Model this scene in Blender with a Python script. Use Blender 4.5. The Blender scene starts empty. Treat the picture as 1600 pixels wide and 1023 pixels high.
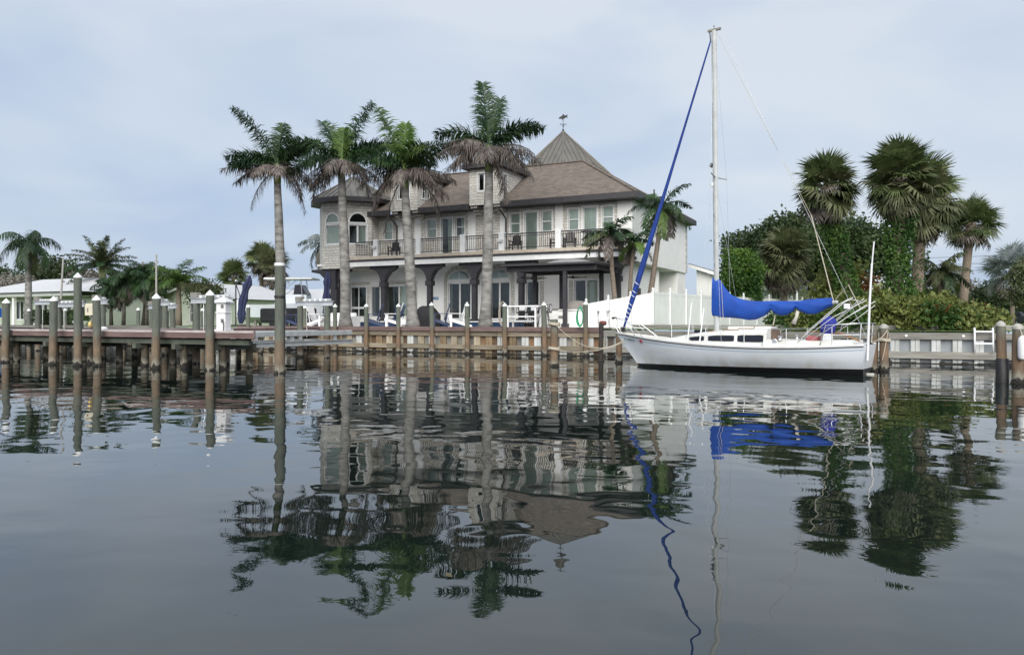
import bpy, math, random
from mathutils import Matrix, Vector
R = math.radians
PI = math.pi
S = bpy.context.scene
COL = S.collection

# ------------------------------------------------------------------ camera
cam_d = bpy.data.cameras.new('camera')
cam = bpy.data.objects.new('camera', cam_d)
COL.objects.link(cam)
cam.location = (16.387, -33.173, 1.64)
cam.rotation_euler = (R(90), 0, math.atan(0.494))
cam_d.sensor_width = 36.0
cam_d.lens = 36.0 * 1186.0 / 1600.0
cam_d.shift_y = -10.5 / 1600.0
cam_d.clip_end = 3000
S.camera = cam

# ------------------------------------------------------------------ sky, sun, exposure
SUN_EL, SUN_AZ = 33.0, -66.0          # azimuth of the direction towards the sun, from +x
W = bpy.data.worlds.new('World')
S.world = W
W.use_nodes = True
nt = W.node_tree
nt.nodes.clear()
def N(t, **kw):
    n = nt.nodes.new(t)
    for k, v in kw.items():
        setattr(n, k, v)
    return n
L = lambda a, b: nt.links.new(a, b)
out = N('ShaderNodeOutputWorld'); bg = N('ShaderNodeBackground')
sky = N('ShaderNodeTexSky')
sky.sky_type = 'NISHITA'; sky.sun_disc = False
sky.sun_elevation = R(SUN_EL); sky.sun_rotation = R(90 - SUN_AZ)
sky.air_density = 1.2; sky.dust_density = 1.5
tc = N('ShaderNodeTexCoord')
mp = N('ShaderNodeMapping'); mp.inputs['Scale'].default_value = (1.0, 1.0, 3.2)
n1 = N('ShaderNodeTexNoise'); n1.inputs['Scale'].default_value = 1.5; n1.inputs['Detail'].default_value = 4.0
n1.inputs['Roughness'].default_value = 0.5; n1.inputs['Distortion'].default_value = 0.5
cr = N('ShaderNodeValToRGB')
cr.color_ramp.elements[0].position = 0.36; cr.color_ramp.elements[0].color = (0.42, 0.525, 0.70, 1)
cr.color_ramp.elements[1].position = 0.64; cr.color_ramp.elements[1].color = (0.64, 0.70, 0.78, 1)
sep = N('ShaderNodeSeparateXYZ')
hr = N('ShaderNodeMapRange'); hr.inputs['From Min'].default_value = 0.0; hr.inputs['From Max'].default_value = 0.5
hr.inputs['To Min'].default_value = -0.16; hr.inputs['To Max'].default_value = 0.14
addn = N('ShaderNodeMath', operation='ADD')
mul = N('ShaderNodeMix', data_type='RGBA', blend_type='MULTIPLY'); mul.inputs[0].default_value = 1.0
mul.inputs[7].default_value = (6.7, 6.65, 6.6, 1)
mix = N('ShaderNodeMix', data_type='RGBA'); mix.inputs[0].default_value = 0.93
L(tc.outputs['Generated'], mp.inputs['Vector']); L(mp.outputs[0], n1.inputs['Vector'])
L(tc.outputs['Generated'], sep.inputs[0]); L(sep.outputs['Z'], hr.inputs['Value'])
L(n1.outputs['Fac'], addn.inputs[0]); L(hr.outputs[0], addn.inputs[1]); L(addn.outputs[0], cr.inputs[0])
L(cr.outputs[0], mul.inputs[6]); L(sky.outputs[0], mix.inputs[6]); L(mul.outputs[2], mix.inputs[7])
L(mix.outputs[2], bg.inputs['Color']); bg.inputs['Strength'].default_value = 0.05
L(bg.outputs[0], out.inputs['Surface'])

sd = bpy.data.lights.new('sun', 'SUN')
sd.energy = 1.5; sd.angle = R(60); sd.color = (1.0, 0.96, 0.9)
so = bpy.data.objects.new('sun', sd); COL.objects.link(so)
dv = Vector((math.cos(R(SUN_AZ)) * math.cos(R(SUN_EL)), math.sin(R(SUN_AZ)) * math.cos(R(SUN_EL)), math.sin(R(SUN_EL))))
so.rotation_euler = dv.to_track_quat('Z', 'Y').to_euler()
so.location = (0, -20, 60)
S.view_settings.view_transform = 'Standard'; S.view_settings.look = 'None'
S.view_settings.exposure = 1.72; S.view_settings.gamma = 1.0
S.view_settings.use_curve_mapping = False
S.render.engine = 'CYCLES'
S.cycles.max_bounces = 8; S.cycles.diffuse_bounces = 3; S.cycles.glossy_bounces = 4
S.cycles.transparent_max_bounces = 16
S.cycles.caustics_reflective = False; S.cycles.caustics_refractive = False
S.cycles.use_denoising = True

# ------------------------------------------------------------------ mesh helper
class MB:
    def __init__(s): s.v = []; s.f = []
    def add(s, vs, fs):
        b = len(s.v); s.v += [tuple(p) for p in vs]; s.f += [tuple(i + b for i in f) for f in fs]; return s
    def box(s, x0, y0, z0, x1, y1, z1):
        return s.add([(x0,y0,z0),(x1,y0,z0),(x1,y1,z0),(x0,y1,z0),(x0,y0,z1),(x1,y0,z1),(x1,y1,z1),(x0,y1,z1)],
                     [(0,3,2,1),(4,5,6,7),(0,1,5,4),(1,2,6,5),(2,3,7,6),(3,0,4,7)])
    def cbox(s, x0, y0, z0, x1, y1, z1, c=.01):
        # box with chamfered vertical and top edges
        pts = [(x0+c,y0),(x1-c,y0),(x1,y0+c),(x1,y1-c),(x1-c,y1),(x0+c,y1),(x0,y1-c),(x0,y0+c)]
        ins = [(x0+2*c,y0+c),(x1-2*c,y0+c),(x1-c,y0+2*c),(x1-c,y1-2*c),(x1-2*c,y1-c),(x0+2*c,y1-c),(x0+c,y1-2*c),(x0+c,y0+2*c)]
        vs = [(*p, z0) for p in pts] + [(*p, z1-c) for p in pts] + [(*p, z1) for p in ins]
        fs = [tuple(range(7,-1,-1)), tuple(range(16,24))]
        for r in (0, 8):
            for i in range(8): fs.append((r+i, r+(i+1)%8, r+8+(i+1)%8, r+8+i))
        return s.add(vs, fs)
    def bar(s, a, b, w, h=None, up=(0,0,1)):
        # square bar from a to b
        h = w if h is None else h
        a, b = Vector(a), Vector(b); d = (b-a).normalized(); u = Vector(up)
        if abs(d.dot(u)) > .98: u = Vector((1,0,0))
        x = d.cross(u).normalized(); y = x.cross(d)
        vs = []
        for p in (a, b):
            for i, j in ((-1,-1),(1,-1),(1,1),(-1,1)): vs.append(p + x*i*w/2 + y*j*h/2)
        return s.add(vs, [(0,1,2,3),(7,6,5,4),(0,4,5,1),(1,5,6,2),(2,6,7,3),(3,7,4,0)])
    def tube(s, pts, r, n=8, cap=True):
        pts = [Vector(p) for p in pts]; m = len(pts)
        rs = r if isinstance(r, (list, tuple)) else [r]*m
        vs = []; px = None
        for i, p in enumerate(pts):
            d = (pts[min(i+1,m-1)] - pts[max(i-1,0)]).normalized()
            if px is None:
                u = Vector((0,0,1)) if abs(d.z) < .9 else Vector((1,0,0))
                px = d.cross(u).normalized()
            else:
                px = (px - d*px.dot(d)).normalized()
            py = d.cross(px)
            for k in range(n):
                a = 2*PI*k/n; vs.append(p + (px*math.cos(a) + py*math.sin(a))*rs[i])
        fs = []
        for i in range(m-1):
            for k in range(n): fs.append((i*n+k, i*n+(k+1)%n, (i+1)*n+(k+1)%n, (i+1)*n+k))
        if cap: fs += [tuple(range(n-1,-1,-1)), tuple(range((m-1)*n, m*n))]
        return s.add(vs, fs)
    def lathe(s, prof, n=12, c=(0,0,0), a0=0.0):
        vs = []
        for r, z in prof:
            for k in range(n):
                a = a0 + 2*PI*k/n; vs.append((c[0]+r*math.cos(a), c[1]+r*math.sin(a), c[2]+z))
        fs = []
        for i in range(len(prof)-1):
            for k in range(n): fs.append((i*n+k, i*n+(k+1)%n, (i+1)*n+(k+1)%n, (i+1)*n+k))
        fs += [tuple(range(n-1,-1,-1)), tuple(range((len(prof)-1)*n, len(prof)*n))]
        return s.add(vs, fs)
    def ext(s, poly, axis, a, b):
        # extrude a 2-D polygon; axis 'y': poly is (x,z); 'x': (y,z); 'z': (x,y)
        def P(p, t):
            return (p[0], t, p[1]) if axis == 'y' else (t, p[0], p[1]) if axis == 'x' else (p[0], p[1], t)
        n = len(poly)
        vs = [P(p, a) for p in poly] + [P(p, b) for p in poly]
        fs = [tuple(range(n)), tuple(range(2*n-1, n-1, -1))] + [(i, n+i, n+(i+1)%n, (i+1)%n) for i in range(n)]
        return s.add(vs, fs)
    def poly(s, pts): return s.add(pts, [tuple(range(len(pts)))])
    def xf(s, M):
        s.v = [tuple(M @ Vector(p)) for p in s.v]; return s
    def mesh(s, name, mat=None, smooth=False):
        me = bpy.data.meshes.new(name); me.from_pydata(s.v, [], s.f); me.validate(); me.update()
        if mat: me.materials.append(mat)
        if smooth:
            for p in me.polygons: p.use_smooth = True
            if smooth == 2: me.set_sharp_from_angle(angle=R(38))
        return me
    def build(s, name, mat, parent=None, smooth=False, world=True, kind=None, fix=True):
        me = s.mesh(name, mat, smooth)
        if fix: recalc(me)
        return put(name, me, parent, world, kind)
import bmesh
def recalc(me):
    bm = bmesh.new(); bm.from_mesh(me); bmesh.ops.recalc_face_normals(bm, faces=bm.faces); bm.to_mesh(me); bm.free()
def put(name, me, parent=None, world=True, kind=None, loc=None, rot=None, scale=None):
    o = bpy.data.objects.new(name, me); COL.objects.link(o)
    if parent:
        o.parent = parent
        if world: o.matrix_parent_inverse = MW(parent).inverted()
    if loc is not None: o.location = loc
    if rot is not None: o.rotation_euler = rot
    if scale is not None: o.scale = scale
    if kind: o['kind'] = kind
    return o
def MW(o):
    m = Matrix.LocRotScale(o.location, o.rotation_euler, o.scale)
    if o.parent: m = MW(o.parent) @ o.matrix_parent_inverse @ m
    return m
def tag(o, label, cat, group=None):
    o['label'] = label; o['category'] = cat
    if group: o['group'] = group
    return o
def thing(name, label, cat, loc=(0,0,0), rz=0.0, group=None):
    o = bpy.data.objects.new(name, None); COL.objects.link(o)
    o.location = loc; o.rotation_euler = (0, 0, rz); o.empty_display_size = .2
    return tag(o, label, cat, group)
def dup(root, loc, rz=None, label=None, scale=None):
    def cp(o, par):
        c = o.copy(); COL.objects.link(c)
        if par: c.parent = par; c.matrix_parent_inverse = o.matrix_parent_inverse.copy()
        for ch in kids.get(o.name, []): cp(ch, c)
        return c
    kids = {}
    stack = [root]
    while stack:
        q = stack.pop()
        kids[q.name] = list(q.children); stack += list(q.children)
    r = cp(root, None); r.location = loc
    if rz is not None: r.rotation_euler = (0, 0, rz)
    if label: r['label'] = label
    if scale: r.scale = (scale,)*3 if not isinstance(scale, tuple) else scale
    return r

# ------------------------------------------------------------------ materials
MATS = {}
def mat(name, col, rough=.6, col2=None, scale=6.0, detail=4.0, bump=0.0, bscale=None, metal=0.0, stretch=(1,1,1), spec=.5, contrast=(.35,.68), rnd=0.0, dirt=None):
    if name in MATS: return MATS[name]
    m = bpy.data.materials.new(name); m.use_nodes = True
    t = m.node_tree; b = t.nodes['Principled BSDF']
    b.inputs['Roughness'].default_value = rough; b.inputs['Metallic'].default_value = metal
    b.inputs['Specular IOR Level'].default_value = spec
    b.inputs['Base Color'].default_value = (*col, 1)
    g = t.nodes.new('ShaderNodeNewGeometry'); mpn = t.nodes.new('ShaderNodeMapping'); mpn.inputs['Scale'].default_value = stretch
    t.links.new(g.outputs['Position'], mpn.inputs['Vector'])
    cur = None
    if col2:
        n = t.nodes.new('ShaderNodeTexNoise'); n.inputs['Scale'].default_value = scale; n.inputs['Detail'].default_value = detail
        r = t.nodes.new('ShaderNodeValToRGB')
        r.color_ramp.elements[0].position = contrast[0]; r.color_ramp.elements[1].position = contrast[1]
        r.color_ramp.elements[0].color = (*col, 1); r.color_ramp.elements[1].color = (*col2, 1)
        t.links.new(mpn.outputs[0], n.inputs['Vector']); t.links.new(n.outputs['Fac'], r.inputs[0]); cur = r.outputs[0]
    if rnd:
        oi = t.nodes.new('ShaderNodeObjectInfo'); mr = t.nodes.new('ShaderNodeMapRange')
        mr.inputs['To Min'].default_value = 1 - rnd; mr.inputs['To Max'].default_value = 1 + rnd
        t.links.new(oi.outputs['Random'], mr.inputs['Value'])
        hs = t.nodes.new('ShaderNodeHueSaturation'); t.links.new(mr.outputs[0], hs.inputs['Value'])
        if cur: t.links.new(cur, hs.inputs['Color'])
        else: hs.inputs['Color'].default_value = (*col, 1)
        cur = hs.outputs[0]
    if cur: t.links.new(cur, b.inputs['Base Color'])
    if bump:
        n = t.nodes.new('ShaderNodeTexNoise'); n.inputs['Scale'].default_value = bscale or scale*4; n.inputs['Detail'].default_value = 3
        bn = t.nodes.new('ShaderNodeBump'); bn.inputs['Strength'].default_value = bump; bn.inputs['Distance'].default_value = .02
        t.links.new(mpn.outputs[0], n.inputs['Vector']); t.links.new(n.outputs['Fac'], bn.inputs['Height']); t.links.new(bn.outputs[0], b.inputs['Normal'])
    MATS[name] = m
    return m
def leafmat(name, col, col2, scale=1.2, rnd=.25, trans=.25, rough=.5):
    m = mat(name, col, rough, col2, scale=scale, detail=3, rnd=rnd, spec=.35)
    t = m.node_tree; b = t.nodes['Principled BSDF']
    if trans:
        tr = t.nodes.new('ShaderNodeBsdfTranslucent'); ms = t.nodes.new('ShaderNodeMixShader'); ms.inputs[0].default_value = trans
        src = b.inputs['Base Color'].links[0].from_socket
        t.links.new(src, tr.inputs['Color']); o = t.nodes['Material Output']
        t.links.new(b.outputs[0], ms.inputs[1]); t.links.new(tr.outputs[0], ms.inputs[2]); t.links.new(ms.outputs[0], o.inputs['Surface'])
    return m
def brickmat(name, c1, c2, mortar, bw, bh, rough=.8, bump=.5, msize=.02, zf=1.0, squash=1.0):
    m = bpy.data.materials.new(name); m.use_nodes = True
    t = m.node_tree; b = t.nodes['Principled BSDF']; b.inputs['Roughness'].default_value = rough
    g = t.nodes.new('ShaderNodeNewGeometry'); sp = t.nodes.new('ShaderNodeSeparateXYZ'); t.links.new(g.outputs['Position'], sp.inputs[0])
    ad = t.nodes.new('ShaderNodeMath'); ad.operation = 'ADD'; t.links.new(sp.outputs['X'], ad.inputs[0]); t.links.new(sp.outputs['Y'], ad.inputs[1])
    mz = t.nodes.new('ShaderNodeMath'); mz.operation = 'MULTIPLY'; mz.inputs[1].default_value = zf; t.links.new(sp.outputs['Z'], mz.inputs[0])
    cb = t.nodes.new('ShaderNodeCombineXYZ'); t.links.new(ad.outputs[0], cb.inputs[0]); t.links.new(mz.outputs[0], cb.inputs[1])
    br = t.nodes.new('ShaderNodeTexBrick'); br.inputs['Scale'].default_value = 1.0
    br.inputs['Brick Width'].default_value = bw; br.inputs['Row Height'].default_value = bh; br.inputs['Mortar Size'].default_value = msize
    br.inputs['Mortar Smooth'].default_value = .3; br.squash = squash; br.squash_frequency = 3
    br.inputs['Color1'].default_value = (*c1, 1); br.inputs['Color2'].default_value = (*c2, 1); br.inputs['Mortar'].default_value = (*mortar, 1)
    # wobble so that courses are not ruled lines
    nz = t.nodes.new('ShaderNodeTexNoise'); nz.inputs['Scale'].default_value = 1.7; t.links.new(g.outputs['Position'], nz.inputs['Vector'])
    vm = t.nodes.new('ShaderNodeVectorMath'); vm.operation = 'SCALE'; vm.inputs['Scale'].default_value = bh*.9
    va = t.nodes.new('ShaderNodeVectorMath'); va.operation = 'ADD'
    t.links.new(nz.outputs['Color'], vm.inputs[0]); t.links.new(cb.outputs[0], va.inputs[0]); t.links.new(vm.outputs[0], va.inputs[1])
    t.links.new(va.outputs[0], br.inputs['Vector'])
    n2 = t.nodes.new('ShaderNodeTexNoise'); n2.inputs['Scale'].default_value = 9; n2.inputs['Detail'].default_value = 5; t.links.new(g.outputs['Position'], n2.inputs['Vector'])
    mr = t.nodes.new('ShaderNodeMapRange'); mr.inputs['To Min'].default_value = .72; mr.inputs['To Max'].default_value = 1.2; t.links.new(n2.outputs['Fac'], mr.inputs['Value'])
    hs = t.nodes.new('ShaderNodeHueSaturation'); t.links.new(br.outputs['Color'], hs.inputs['Color']); t.links.new(mr.outputs[0], hs.inputs['Value'])
    t.links.new(hs.outputs[0], b.inputs['Base Color'])
    bn = t.nodes.new('ShaderNodeBump'); bn.inputs['Strength'].default_value = bump; bn.inputs['Distance'].default_value = .03
    iv = t.nodes.new('ShaderNodeMath'); iv.operation = 'SUBTRACT'; iv.inputs[0].default_value = 1.0; t.links.new(br.outputs['Fac'], iv.inputs[1])
    t.links.new(iv.outputs[0], bn.inputs['Height']); t.links.new(bn.outputs[0], b.inputs['Normal'])
    MATS[name] = m
    return m
def pilemat(name, top1, top2, low1, low2, zc=1.05):
    # treated timber: tide staining belongs to the timber (mussel line, barnacles, rust-brown splash zone, green top)
    m = bpy.data.materials.new(name); m.use_nodes = True
    t = m.node_tree; b = t.nodes['Principled BSDF']; b.inputs['Roughness'].default_value = .85
    g = t.nodes.new('ShaderNodeNewGeometry'); sp = t.nodes.new('ShaderNodeSeparateXYZ'); t.links.new(g.outputs['Position'], sp.inputs[0])
    mpn = t.nodes.new('ShaderNodeMapping'); mpn.inputs['Scale'].default_value = (9, 9, 1.6); t.links.new(g.outputs['Position'], mpn.inputs['Vector'])
    n = t.nodes.new('ShaderNodeTexNoise'); n.inputs['Scale'].default_value = 1.0; n.inputs['Detail'].default_value = 5; t.links.new(mpn.outputs[0], n.inputs['Vector'])
    oi = t.nodes.new('ShaderNodeObjectInfo')
    a1 = t.nodes.new('ShaderNodeMath'); a1.operation = 'MULTIPLY_ADD'; a1.inputs[1].default_value = .5; t.links.new(n.outputs['Fac'], a1.inputs[0]); t.links.new(sp.outputs['Z'], a1.inputs[2])
    a3 = t.nodes.new('ShaderNodeMath'); a3.operation = 'MULTIPLY_ADD'; a3.inputs[1].default_value = .08; t.links.new(oi.outputs['Random'], a3.inputs[0]); t.links.new(a1.outputs[0], a3.inputs[2])
    a2 = t.nodes.new('ShaderNodeMath'); a2.operation = 'DIVIDE'; a2.inputs[1].default_value = 2.4; t.links.new(a3.outputs[0], a2.inputs[0])
    r = t.nodes.new('ShaderNodeValToRGB'); e = r.color_ramp.elements
    q = lambda z: (z + .29) / 2.4
    e[0].position = q(.07); e[0].color = (.012, .011, .009, 1)
    e[1].position = q(.12); e[1].color = (.20, .185, .15, 1)
    for z, c in ((.30, low2), (.55, low1), (zc-.1, low2), (zc+.12, top2), (zc+.5, top1)):
        x = e.new(q(z)); x.color = (*c, 1)
    t.links.new(a2.outputs[0], r.inputs[0])
    m2 = t.nodes.new('ShaderNodeTexNoise'); m2.inputs['Scale'].default_value = 2.3; m2.inputs['Detail'].default_value = 6; t.links.new(mpn.outputs[0], m2.inputs['Vector'])
    mr = t.nodes.new('ShaderNodeMapRange'); mr.inputs['To Min'].default_value = .55; mr.inputs['To Max'].default_value = 1.4; t.links.new(m2.outputs['Fac'], mr.inputs['Value'])
    hs = t.nodes.new('ShaderNodeHueSaturation'); t.links.new(r.outputs[0], hs.inputs['Color']); t.links.new(mr.outputs[0], hs.inputs['Value'])
    t.links.new(hs.outputs[0], b.inputs['Base Color'])
    bn = t.nodes.new('ShaderNodeBump'); bn.inputs['Strength'].default_value = .5; bn.inputs['Distance'].default_value = .015
    t.links.new(m2.outputs['Fac'], bn.inputs['Height']); t.links.new(bn.outputs[0], b.inputs['Normal'])
    MATS[name] = m
    return m
def glassmat():
    m = bpy.data.materials.new('window_glass'); m.use_nodes = True
    t = m.node_tree; t.nodes.clear()
    o = t.nodes.new('ShaderNodeOutputMaterial'); tr = t.nodes.new('ShaderNodeBsdfTransparent'); gl = t.nodes.new('ShaderNodeBsdfGlossy')
    tr.inputs['Color'].default_value = (.86, .93, .90, 1); gl.inputs['Roughness'].default_value = .015; gl.inputs['Color'].default_value = (.9, .97, .95, 1)
    fr = t.nodes.new('ShaderNodeFresnel'); fr.inputs['IOR'].default_value = 1.7
    ms = t.nodes.new('ShaderNodeMixShader')
    t.links.new(fr.outputs[0], ms.inputs[0]); t.links.new(tr.outputs[0], ms.inputs[1]); t.links.new(gl.outputs[0], ms.inputs[2]); t.links.new(ms.outputs[0], o.inputs['Surface'])
    MATS['glass'] = m
    return m

M_white = mat('white_stucco', (.82,.82,.81), .85, (.75,.76,.75), scale=1.2, bump=.25, bscale=40)
M_trim = mat('white_trim', (.76,.77,.77), .5, (.68,.69,.69), scale=3)
M_dark = mat('dark_bronze_paint', (.026,.024,.028), .5, (.04,.037,.04), scale=4)
M_navybeam = mat('dark_timber', (.022,.021,.027), .55, (.035,.033,.038), scale=5, bump=.1)
M_stone = brickmat('stone_veneer', (.54,.52,.475), (.64,.625,.58), (.33,.31,.29), .42, .17, bump=.8, msize=.012, squash=.7)
M_shingle = brickmat('brown_shingles', (.115,.093,.078), (.185,.153,.128), (.07,.057,.05), .32, .09, bump=.5, msize=.01, zf=1.0)
M_metal = mat('taupe_metal_roof', (.135,.127,.115), .45, (.165,.155,.14), scale=1.3, metal=.3)
M_glass = glassmat()
M_blind = mat('window_blind', (.66,.70,.66), .8, (.58,.63,.59), scale=2, stretch=(6,6,.4))
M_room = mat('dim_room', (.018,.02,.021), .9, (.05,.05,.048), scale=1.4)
M_pile = pilemat('green_treated_timber', (.092,.103,.085), (.115,.12,.098), (.165,.12,.08), (.125,.098,.07))
M_pileshore = pilemat('brown_stained_timber', (.10,.115,.092), (.125,.125,.10), (.185,.12,.075), (.125,.092,.062), zc=1.25)
M_capgrey = mat('weathered_pile_cap', (.36,.355,.33), .7, (.26,.255,.23), scale=9)
M_pilecap = mat('white_pile_cap', (.74,.76,.76), .45, (.6,.62,.62), scale=7)
M_timber = mat('weathered_timber', (.17,.14,.10), .9, (.27,.235,.18), scale=2.0, stretch=(.5,3,6), bump=.5, rnd=.3)
M_greytimber = mat('grey_timber', (.15,.145,.13), .9, (.25,.245,.22), scale=2.0, stretch=(.5,3,6), bump=.5, rnd=.25)
M_deck = mat('maroon_composite_deck', (.105,.064,.060), .75, (.165,.118,.110), scale=2.5, stretch=(.4,2,2))
M_deckedge = mat('faded_deck_edge', (.36,.30,.29), .75, (.46,.41,.40), scale=2.5)
M_alu = mat('brushed_aluminium', (.62,.64,.65), .42, (.50,.52,.53), scale=4, metal=.55)
M_cream = mat('cream_vinyl_panel', (.34,.305,.235), .8, (.20,.14,.08), scale=1.7, stretch=(2,2,.8), rnd=.18, contrast=(.45,.75))
M_tan = mat('stained_tan_panel', (.22,.16,.095), .85, (.13,.095,.06), scale=1.9, stretch=(2,2,.7), rnd=.2)
M_rust = mat('rust_stained_panel', (.16,.09,.045), .85, (.10,.08,.06), scale=2.2, rnd=.35)
M_greyp = mat('grey_panel', (.13,.125,.115), .85, (.20,.19,.17), scale=2.2, rnd=.3)
M_whitep = mat('white_vinyl_panel', (.50,.52,.52), .7, (.36,.37,.35), scale=2.0, stretch=(2,2,.7), rnd=.12)
M_bluegrey = mat('blue_grey_panel', (.20,.22,.24), .75, (.25,.27,.28), scale=2.0, rnd=.12)
M_mussel = mat('mussel_crust', (.012,.011,.010), .8, (.03,.028,.022), scale=14, bump=.8, bscale=30)
M_patio = mat('pale_paver', (.58,.56,.52), .8, (.48,.46,.43), scale=3)
M_lawn = mat('lawn', (.07,.13,.025), .95, (.13,.18,.05), scale=1.5, detail=6, bump=.6, bscale=25)
M_navy = mat('navy_plastic', (.02,.035,.085), .5, (.028,.045,.10), scale=5)
M_wplas = mat('white_plastic', (.70,.71,.72), .4, (.63,.64,.65), scale=4)
M_navycloth = mat('navy_canvas', (.012,.017,.055), .85, (.022,.03,.08), scale=4, stretch=(5,5,.6), bump=.6, bscale=6)
M_black = mat('black_cover', (.010,.010,.012), .55, (.018,.018,.02), scale=4, bump=.4, bscale=8)
M_rope = mat('rope', (.5,.46,.37), .9, (.4,.36,.29), scale=30)
M_gel = mat('white_gelcoat', (.66,.71,.77), .25, (.60,.62,.62), scale=1.6, stretch=(.5,.5,2.5), detail=6, contrast=(.5,.8))
def hull_stain():
    t = M_gel.node_tree; b = t.nodes['Principled BSDF']; src = b.inputs['Base Color'].links[0].from_socket
    g = t.nodes.new('ShaderNodeNewGeometry'); sp = t.nodes.new('ShaderNodeSeparateXYZ'); t.links.new(g.outputs['Position'], sp.inputs[0])
    mr = t.nodes.new('ShaderNodeMapRange'); mr.inputs['From Min'].default_value = .62; mr.inputs['From Max'].default_value = .10; t.links.new(sp.outputs['Z'], mr.inputs['Value'])
    mp_ = t.nodes.new('ShaderNodeMapping'); mp_.inputs['Scale'].default_value = (1.6,1.6,.5); t.links.new(g.outputs['Position'], mp_.inputs['Vector'])
    n = t.nodes.new('ShaderNodeTexNoise'); n.inputs['Scale'].default_value = 1.6; n.inputs['Detail'].default_value = 7; t.links.new(mp_.outputs[0], n.inputs['Vector'])
    m1 = t.nodes.new('ShaderNodeMapRange'); m1.inputs['From Min'].default_value = .40; m1.inputs['From Max'].default_value = .72; m1.inputs['To Max'].default_value = .75; t.links.new(n.outputs['Fac'], m1.inputs['Value'])
    mu = t.nodes.new('ShaderNodeMath'); mu.operation = 'MULTIPLY'; t.links.new(mr.outputs[0], mu.inputs[0]); t.links.new(m1.outputs[0], mu.inputs[1])
    mx = t.nodes.new('ShaderNodeMix'); mx.data_type = 'RGBA'; mx.inputs[7].default_value = (.46,.40,.28,1)
    t.links.new(mu.outputs[0], mx.inputs[0]); t.links.new(src, mx.inputs[6]); t.links.new(mx.outputs[2], b.inputs['Base Color'])
hull_stain()
M_deckw = mat('white_deck', (.66,.66,.64), .5, (.54,.54,.51), scale=2.5)
M_blue = mat('royal_blue_canvas', (.003,.045,.27), .75, (.004,.06,.35), scale=3, stretch=(1,1,1), bump=.5, bscale=5)
M_steel = mat('stainless_tube', (.62,.63,.64), .28, metal=.8)
M_mast = mat('painted_mast', (.42,.44,.44), .5, (.34,.355,.355), scale=2.0)
M_win = mat('smoked_acrylic', (.012,.014,.022), .25, spec=.3)
M_trunk = mat('grey_palm_trunk', (.085,.083,.075), .9, (.245,.24,.228), scale=1.0, stretch=(1.8,1.8,4.5), bump=.8, bscale=3, detail=8, contrast=(.30,.62))
M_shaft = mat('green_crownshaft', (.10,.16,.028), .5, (.15,.19,.05), scale=3, stretch=(4,4,.6))
M_brtrunk = mat('brown_palm_trunk', (.14,.115,.09), .95, (.22,.18,.145), scale=2.5, stretch=(3,3,6), bump=.9, bscale=3)
M_bark = mat('oak_bark', (.05,.045,.04), .95, (.10,.09,.08), scale=6, bump=.8)
LG = leafmat('palm_leaf_green', (.016,.042,.018), (.045,.09,.03), scale=.8)
LY = leafmat('palm_leaf_bright', (.05,.10,.02), (.10,.16,.04), scale=.8)
LD = leafmat('palm_leaf_dead', (.075,.062,.054), (.19,.165,.148), scale=3.2, trans=.15)
LO = leafmat('palm_leaf_olive', (.045,.065,.025), (.10,.11,.05), scale=1.0)
LT = leafmat('tree_leaf', (.020,.040,.014), (.055,.085,.03), scale=.5)
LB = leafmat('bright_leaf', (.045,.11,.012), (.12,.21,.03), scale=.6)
LV = leafmat('vine_leaf', (.025,.065,.014), (.075,.14,.03), scale=.9)
LS = leafmat('shrub_leaf', (.085,.12,.028), (.18,.20,.055), scale=.7)
LR = leafmat('croton_leaf', (.20,.06,.02), (.12,.10,.03), scale=2.0)
LX = leafmat('grey_brush', (.13,.12,.10), (.20,.19,.165), scale=.6, trans=.05)
LSV = leafmat('silver_leaf', (.20,.24,.25), (.29,.32,.32), scale=.8)
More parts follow.
